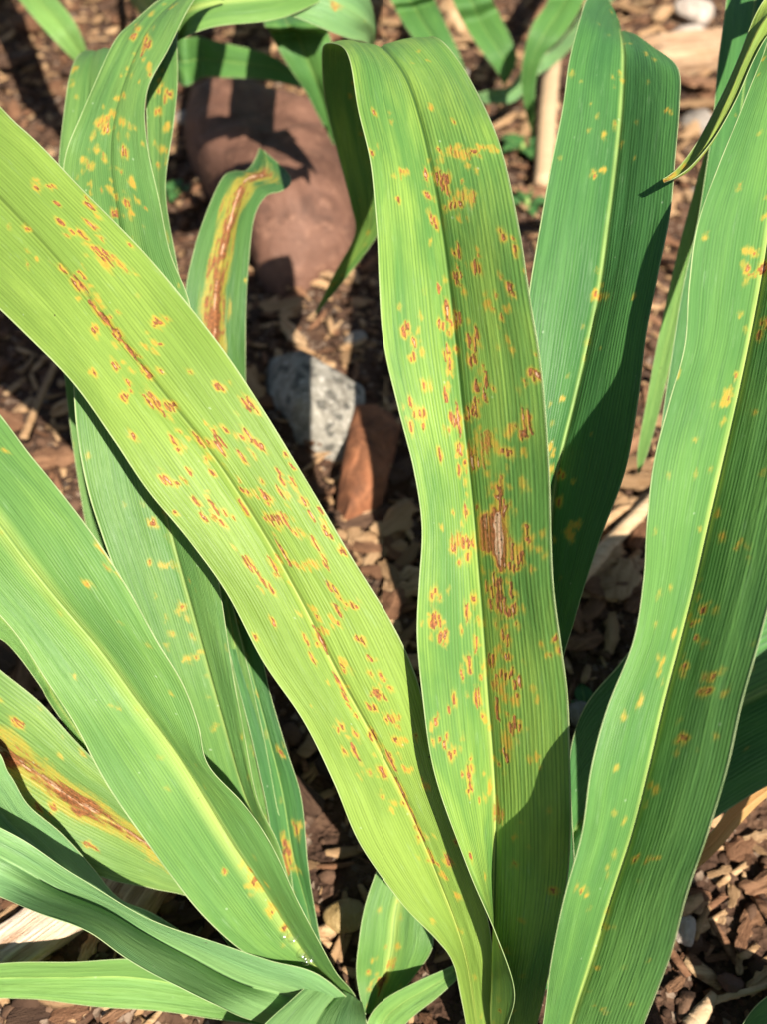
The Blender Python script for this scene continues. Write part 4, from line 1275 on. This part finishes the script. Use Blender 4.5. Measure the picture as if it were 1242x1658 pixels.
leaf(lf, K_ST, BG, res=.0007, seed=16, bulge=.08, label='glossy low bluish green leaf leaning to the mulch')
M1_ST = [((570, 1690), (575, 1670), (580, 1650), g0(575, 1670, .001)),
         ((418, 1657), (412, 1622), (405, 1600), .282, -.004, -.006),
         ((300, 1641), (300, 1600), (300, 1560), .2800, -.002, -.007),
         ((200, 1630), (200, 1582), (200, 1552), .2800, -.002, -.007),
         ((100, 1621), (100, 1584), (100, 1556), .2800, -.002, -.007),
         ((0, 1617), (0, 1586), (0, 1563), .2800, -.002, -.007),
         ((-90, 1615), (-90, 1590), (-90, 1572), .2800, -.002, -.007),
         ((-260, 1612), (-260, 1611), (-260, 1610), .275, 0, 0)]
leaf(lf, M1_ST, LG, res=.0008, seed=17, label='lowest light green leaf folded lengthwise over the mulch')
N_ST = [((600, 1690), (610, 1680), (620, 1670), g0(610, 1680, .001)),
        ((516, 1580), (552, 1604), (585, 1622), .280, 0, -.002),
        ((472, 1618), (520, 1640), (592, 1655), .271, 0, -.003),
        ((424, 1662), (490, 1695), (590, 1705), .262, 0, -.003),
        ((380, 1720), (450, 1755), (560, 1765), .254, 0, -.002),
        ((340, 1820), (400, 1840), (470, 1840), .248, 0, 0),
        ((320, 1960), (321, 1961), (322, 1962), .245, 0, 0)]
leaf(lf, N_ST[1:], BG, res=.0008, seed=18, label='short leaf at the heart of the green fan, bent forward')
N2_ST = [((590, 1690), (620, 1690), (650, 1690), g0(620, 1690, .001)),
         ((597, 1650), (622, 1655), (652, 1665), .283),
         ((625, 1617), (650, 1628), (678, 1640), .281),
         ((680, 1587), (693, 1602), (708, 1616), .280),
         ((735, 1563), (739, 1572), (745, 1581), .281),
         ((790, 1530), (791, 1531), (792, 1532), .284, 0, 0)]
leaf(lf, N2_ST, LG, res=.0008, seed=19)
O_ST = [((588, 1640), (604, 1642), (622, 1640), g0(604, 1642, .001)),
        ((577, 1580), (622, 1592), (668, 1585), .290),
        ((580, 1530), (634, 1535), (697, 1542), .289),
        ((590, 1470), (640, 1480), (702, 1510), .290),
        ((612, 1405), (655, 1410), (702, 1440), .292),
        ((640, 1330), (670, 1335), (705, 1350), .296),
        ((690, 1210), (691, 1210), (692, 1210), .305, 0, 0)]
leaf(lf, O_ST, FG, res=.0008, seed=20, dots=12, lesions=[(635, 1560, 30, 12, 'y'), (620, 1590, 30, 12, 'r')],
     label='short rounded leaf in the gap under the rust-streaked leaf')

# ---------------- single yellow-streaked shoot
bp, bd = ground_at(350, 930)
sh = empty('leaf_shoot', (bp[0], bp[1], 0), 'short shoot whose leaf has a yellow and brown dead midrib and a curled tip', 'plant')
U_ST = [((335, 930), (350, 930), (365, 930), g0(350, 930)),
        ((308, 760), (348, 760), (397, 765), .350),
        ((298, 620), (346, 620), (397, 625), .332),
        ((298, 490), (350, 490), (397, 505), .328),
        ((314, 405), (361, 410), (402, 425), .329),
        ((337, 335), (377, 345), (411, 352), .332),
        ((360, 288), (393, 300), (430, 316), .337, 0, 0),
        ((378, 278), (408, 288), (455, 308), .344, .004, 0),
        ((398, 276), (428, 284), (470, 296), .351, .006, 0),
        ((412, 258), (432, 264), (462, 276), .358, .004, 0),
        ((420, 240), (423, 242), (426, 244), .362, 0, 0)]
leaf(sh, U_ST, SKD, res=.0006, seed=21, dots=18, dot_kind='b', band=(-.04, .34, .26, .030, .1, .97))

# ---------------- plants farther back
def back_plant(px, py, label):
    p, _ = ground_at(px, py)
    return empty('leafy_plant', (p[0], p[1], 0), label, 'plant', 'leafy plants behind the rusty ones')


b1 = back_plant(-60, -140, 'bright blurred leaf blade slanting over the dark mulch, away from the other plants')
leaf(b1, [((-80, -140), (-60, -140), (-40, -140), g0(-60, -140)), ((-10, -50), (20, -52), (55, -60), .56), ((30, 0), (58, -4), (86, -8), .52), ((70, 46), (94, 38), (116, 30), .51),
          ((104, 82), (120, 74), (134, 66), .515), ((150, 125), (151, 124), (152, 123), .53, 0, 0)], LG, res=.0015, seed=22)
b2 = back_plant(420, -110, 'leafy plant with overlapping leaves arching behind the bent-over tall leaf')
leaf(b2, [((330, -110), (350, -110), (370, -110), g0(350, -110)), ((345, -60), (365, -45), (390, -10), .42), ((395, -55), (405, -18), (418, 20), .36), ((455, -55), (460, -12), (468, 26), .35), ((530, -45), (528, 0), (522, 46), .352),
          ((588, -12), (580, 28), (562, 62), .36), ((608, 36), (604, 52), (596, 72), .375), ((606, 70), (600, 90), (590, 105), .395), ((590, 150), (589, 150), (588, 150), .41, 0, 0)], BG, res=.001, seed=23, dots=10, lesions=[(540, 10, 20, 10, 'y')])
leaf(b2, [((180, -60), (190, -40), (200, -20), g0(190, -40)), ((262, -10), (262, 35), (262, 80), .38), ((300, -24), (296, 20), (287, 66), .345), ((350, -32), (352, 5), (352, 42), .338), ((440, -36), (450, -5), (465, 25), .345), ((560, -22), (561, -21), (562, -20), .36, 0, 0)], FG, res=.001, seed=34, dots=8)
leaf(b2, [((400, -100), (430, -100), (460, -100), g0(430, -100)), ((420, 10), (455, 10), (512, 14), .46), ((440, 60), (480, 58), (532, 56), .445), ((470, 112), (502, 110), (546, 116), .45), ((498, 155), (520, 155), (550, 175), .46), ((540, 235), (541, 235), (542, 235), .48, 0, 0)], BK, res=.0014, seed=24, dots=10, dot_kind='b')
leaf(b2, [((200, -60), (205, -40), (210, -20), g0(205, -40)), ((265, 40), (268, 80), (272, 118), .50), ((330, 62), (332, 95), (335, 124), .48), ((400, 78), (404, 105), (410, 126), .475), ((452, 98), (457, 115), (462, 136), .475), ((520, 150), (521, 151), (522, 152), .48, 0, 0)], BK, res=.0014, seed=25)
b3 = back_plant(660, -130, 'leafy plant with two dark pointed leaves hanging behind the rust-patched leaf')
leaf(b3, [((590, -130), (620, -130), (650, -130), g0(620, -130)), ((622, -30), (652, -30), (690, -35), .56), ((645, 22), (675, 16), (706, 5), .53), ((672, 64), (700, 56), (724, 42), .52), ((702, 108), (724, 98), (746, 92), .52), ((770, 170), (771, 170), (772, 170), .53, 0, 0)], BK, res=.0015, seed=26)
leaf(b3, [((690, -130), (715, -130), (740, -130), g0(715, -130)), ((722, -30), (750, -32), (782, -36), .58), ((754, 40), (780, 35), (808, 20), .555), ((785, 88), (808, 80), (829, 66), .55), ((807, 118), (822, 110), (836, 100), .555), ((816, 140), (817, 140), (818, 139), .56, 0, 0)], BK, res=.0015, seed=27)
b4 = back_plant(935, -110, 'leafy plant with a dark leaf curving down beside the folded deep green leaf')
leaf(b4, [((920, -110), (935, -110), (950, -110), g0(935, -110)), ((900, -50), (930, -48), (962, -50), .56), ((888, 2), (915, 2), (946, 2), .53), ((862, 44), (886, 48), (914, 56), .52), ((849, 90), (863, 96), (880, 92), .525), ((845, 135), (856, 140), (868, 135), .535), ((852, 180), (859, 182), (867, 184), .545), ((862, 216), (863, 216), (864, 216), .56, 0, 0)], BK, res=.0014, seed=28)
leaf(b4, [((1000, -60), (1005, -40), (1010, -20), g0(1005, -40)), ((915, 62), (916, 72), (920, 84), .60), ((858, 98), (862, 110), (868, 124), .575), ((828, 138), (832, 150), (836, 162), .57), ((795, 146), (797, 156), (799, 168), .57), ((750, 158), (750, 159), (750, 160), .58, 0, 0)], BG, res=.0015, seed=29)

bp, bd = ground_at(1640, 600)
b5 = empty('leafy_plant', (bp[0], bp[1], 0), 'plant reaching in slender leaves that end in a curled yellowing tip', 'plant', 'leafy plants behind the rusty ones')
leaf(b5, [((1630, 600), (1640, 600), (1650, 600), g0(1640, 600)), ((1560, 200), (1580, 200), (1600, 200), .36), ((1450, -90), (1470, -80), (1490, -60), .295), ((1330, -120), (1345, -100), (1365, -75), .268), ((1260, -30), (1275, -15), (1292, 8), .262),
          ((1226, 22), (1238, 34), (1252, 48), .2545, -.001 + .007, -.002), ((1198, 88), (1208, 96), (1222, 98), .2545, -.001 + .007, -.002), ((1166, 160), (1177, 168), (1192, 162), .2545, -.001 + .007, -.002), ((1133, 226), (1144, 236), (1158, 224), .2545, -.001 + .007, -.002), ((1104, 266), (1113, 277), (1122, 268), .2545, .005, -.002), ((1085, 283), (1090, 291), (1094, 288), .2545, 0, -.003), ((1074, 290), (1075, 294), (1076, 296), .2545, 0, 0)], TIPM, res=.0006, seed=30, lesions=[(1082, 290, 22, 14, 'y'), (1096, 282, 20, 12, 'y'), (1078, 293, 8, 6), (1110, 272, 16, 9, 'y')], bulge=.15)
leaf(b5, [((1625, 640), (1635, 640), (1645, 640), g0(1635, 640)), ((1500, 100), (1520, 100), (1540, 100), .37), ((1330, -20), (1345, 0), (1360, 20), .325), ((1215, 90), (1228, 96), (1240, 100), .315), ((1150, 230), (1160, 232), (1170, 235), .317), ((1118, 335), (1132, 335), (1146, 335), .322), ((1091, 440), (1106, 440), (1121, 440), .328), ((1068, 545), (1082, 545), (1097, 545), .335),
          ((1048, 650), (1059, 650), (1072, 650), .342), ((1034, 730), (1041, 730), (1050, 730), .348), ((1034, 766), (1035, 766), (1036, 766), .352, 0, 0)], LG, res=.0009, seed=31)

# low corner leaf, bottom right
bp, bd = ground_at(1400, 1700)
b6 = empty('leafy_plant', (bp[0], bp[1], 0), 'dark green leaf poking in over the bare soil', 'plant')
leaf(b6, [((1390, 1720), (1400, 1700), (1410, 1680), g0(1400, 1700)), ((1335, 1760), (1325, 1700), (1315, 1600), .277), ((1270, 1760), (1262, 1700), (1252, 1606), .274), ((1222, 1740), (1216, 1700), (1210, 1645), .275), ((1180, 1715), (1181, 1715), (1182, 1714), .278, 0, 0)], DG, res=.001, seed=32)

# dry curled leaf under the dark low leaf
dl = leaf(None, [((1080, 1440), (1082, 1430), (1085, 1420), .297), ((1140, 1392), (1146, 1372), (1150, 1350), .292, .002, -.003), ((1190, 1338), (1188, 1322), (1184, 1306), .291, .003, -.004), ((1235, 1296), (1232, 1285), (1228, 1274), .291, .002, -.003), ((1290, 1262), (1288, 1255), (1286, 1250), .293), ((1340, 1240), (1340, 1239), (1340, 1238), .296, 0, 0)], DRY, res=.0006, seed=33, bulge=.2, ripple=.0012)
dl.name = 'dry_leaf'
tag(dl, 'curled dry orange-brown leaf under the edge of the dark low leaf', 'dry leaf')

# ---------------- small weeds
def weed(px, py, s, n, label):
    p, _ = ground_at(px, py)
    z = float(ground_z(p[0], p[1]))
    root = empty('weed_seedling', (p[0], p[1], z), label, 'weed', 'weed seedlings in the mulch')
    for k in range(n):
        a = 2 * math.pi * k / n + random.uniform(-.3, .3)
        m, q = 9, 5
        V, LC = [], []
        L = s * random.uniform(.8, 1.15)
        for i in range(m):
            t = i / (m - 1)
            wdt = L * .34 * math.sin(math.pi * min(1, t ** .8 * .98 + .02)) + L * .012
            for j in range(q):
                uu = (j / (q - 1) - .5) * 2
                r = .15 * s + L * t
                hgt = .004 + L * (.55 * t - .55 * t * t) + abs(uu) * wdt * .25
                V.append((p[0] + math.cos(a) * r - math.sin(a) * uu * wdt, p[1] + math.sin(a) * r + math.cos(a) * uu * wdt, z + hgt))
                LC.append((uu * .9, L * t, uu * wdt))
        ii = np.arange(m * q).reshape(m, q)
        F = np.stack([ii[:-1, :-1], ii[:-1, 1:], ii[1:, 1:], ii[1:, :-1]], -1).reshape(-1, 4)
        me = grid_mesh('leaf', np.array(V), F)
        me.attributes.new('leaf_co', 'FLOAT_VECTOR', 'POINT').data.foreach_set('vector', np.array(LC, np.float32).ravel())
        link_mesh('leaf', me, DG, root)
    st = mesh_of('stem', lump(500 + n, 1, 1.0, .2))
    for v in st.vertices: v.co = (p[0] + v.co.x * s * .3, p[1] + v.co.y * s * .3, z + .003 + v.co.z * .010)
    link_mesh('stem', st, DG, root)


weed(845, 250, .015, 5, 'small bluish weed rosette beside the dry stick')
weed(852, 345, .015, 4, 'small weed seedling in the mulch just below the dry stick')
weed(290, 320, .012, 4, 'small weed seedling beside the large brown stone')
weed(945, 1160, .009, 4, 'tiny weed seedling between the dark leaf and the dark low leaf')

# ---------------- water drops in the heart of the left plant
wm = NT('water')
gl = wm.n.new('ShaderNodeBsdfGlossy'); gl.inputs['Roughness'].default_value = 0.16
tp = wm.n.new('ShaderNodeBsdfTransparent')
fr = wm.n.new('ShaderNodeFresnel'); fr.inputs['IOR'].default_value = 1.25
gm = wm.n.new('ShaderNodeMixShader')
wm.set(gm.inputs[0], wm.math('MULTIPLY_ADD', fr.outputs[0], 0.25, 0.10, True))
wm.l.new(tp.outputs[0], gm.inputs[1]); wm.l.new(gl.outputs[0], gm.inputs[2])
WATER = wm.finish(gm.outputs[0])
for px, py, r, d in [(459, 1514, .0014, .2735), (474, 1519, .0017, .2745), (488, 1546, .0016, .2765), (502, 1552, .0019, .2775), (495, 1556, .0013, .2768)]:
    me = mesh_of('water_drop', lump(700 + int(px), 3, .8, .06))
    me.materials.append(WATER)
    o = bpy.data.objects.new('water_drop', me); COL.objects.link(o)
    o.scale = (r * 2, r * 2, r * 2); o.location = P(px, py, d - .0022)
    tag(o, 'clear water drop resting on the midrib at the heart of the green fan', 'water drop', 'water drops on the leaf base')
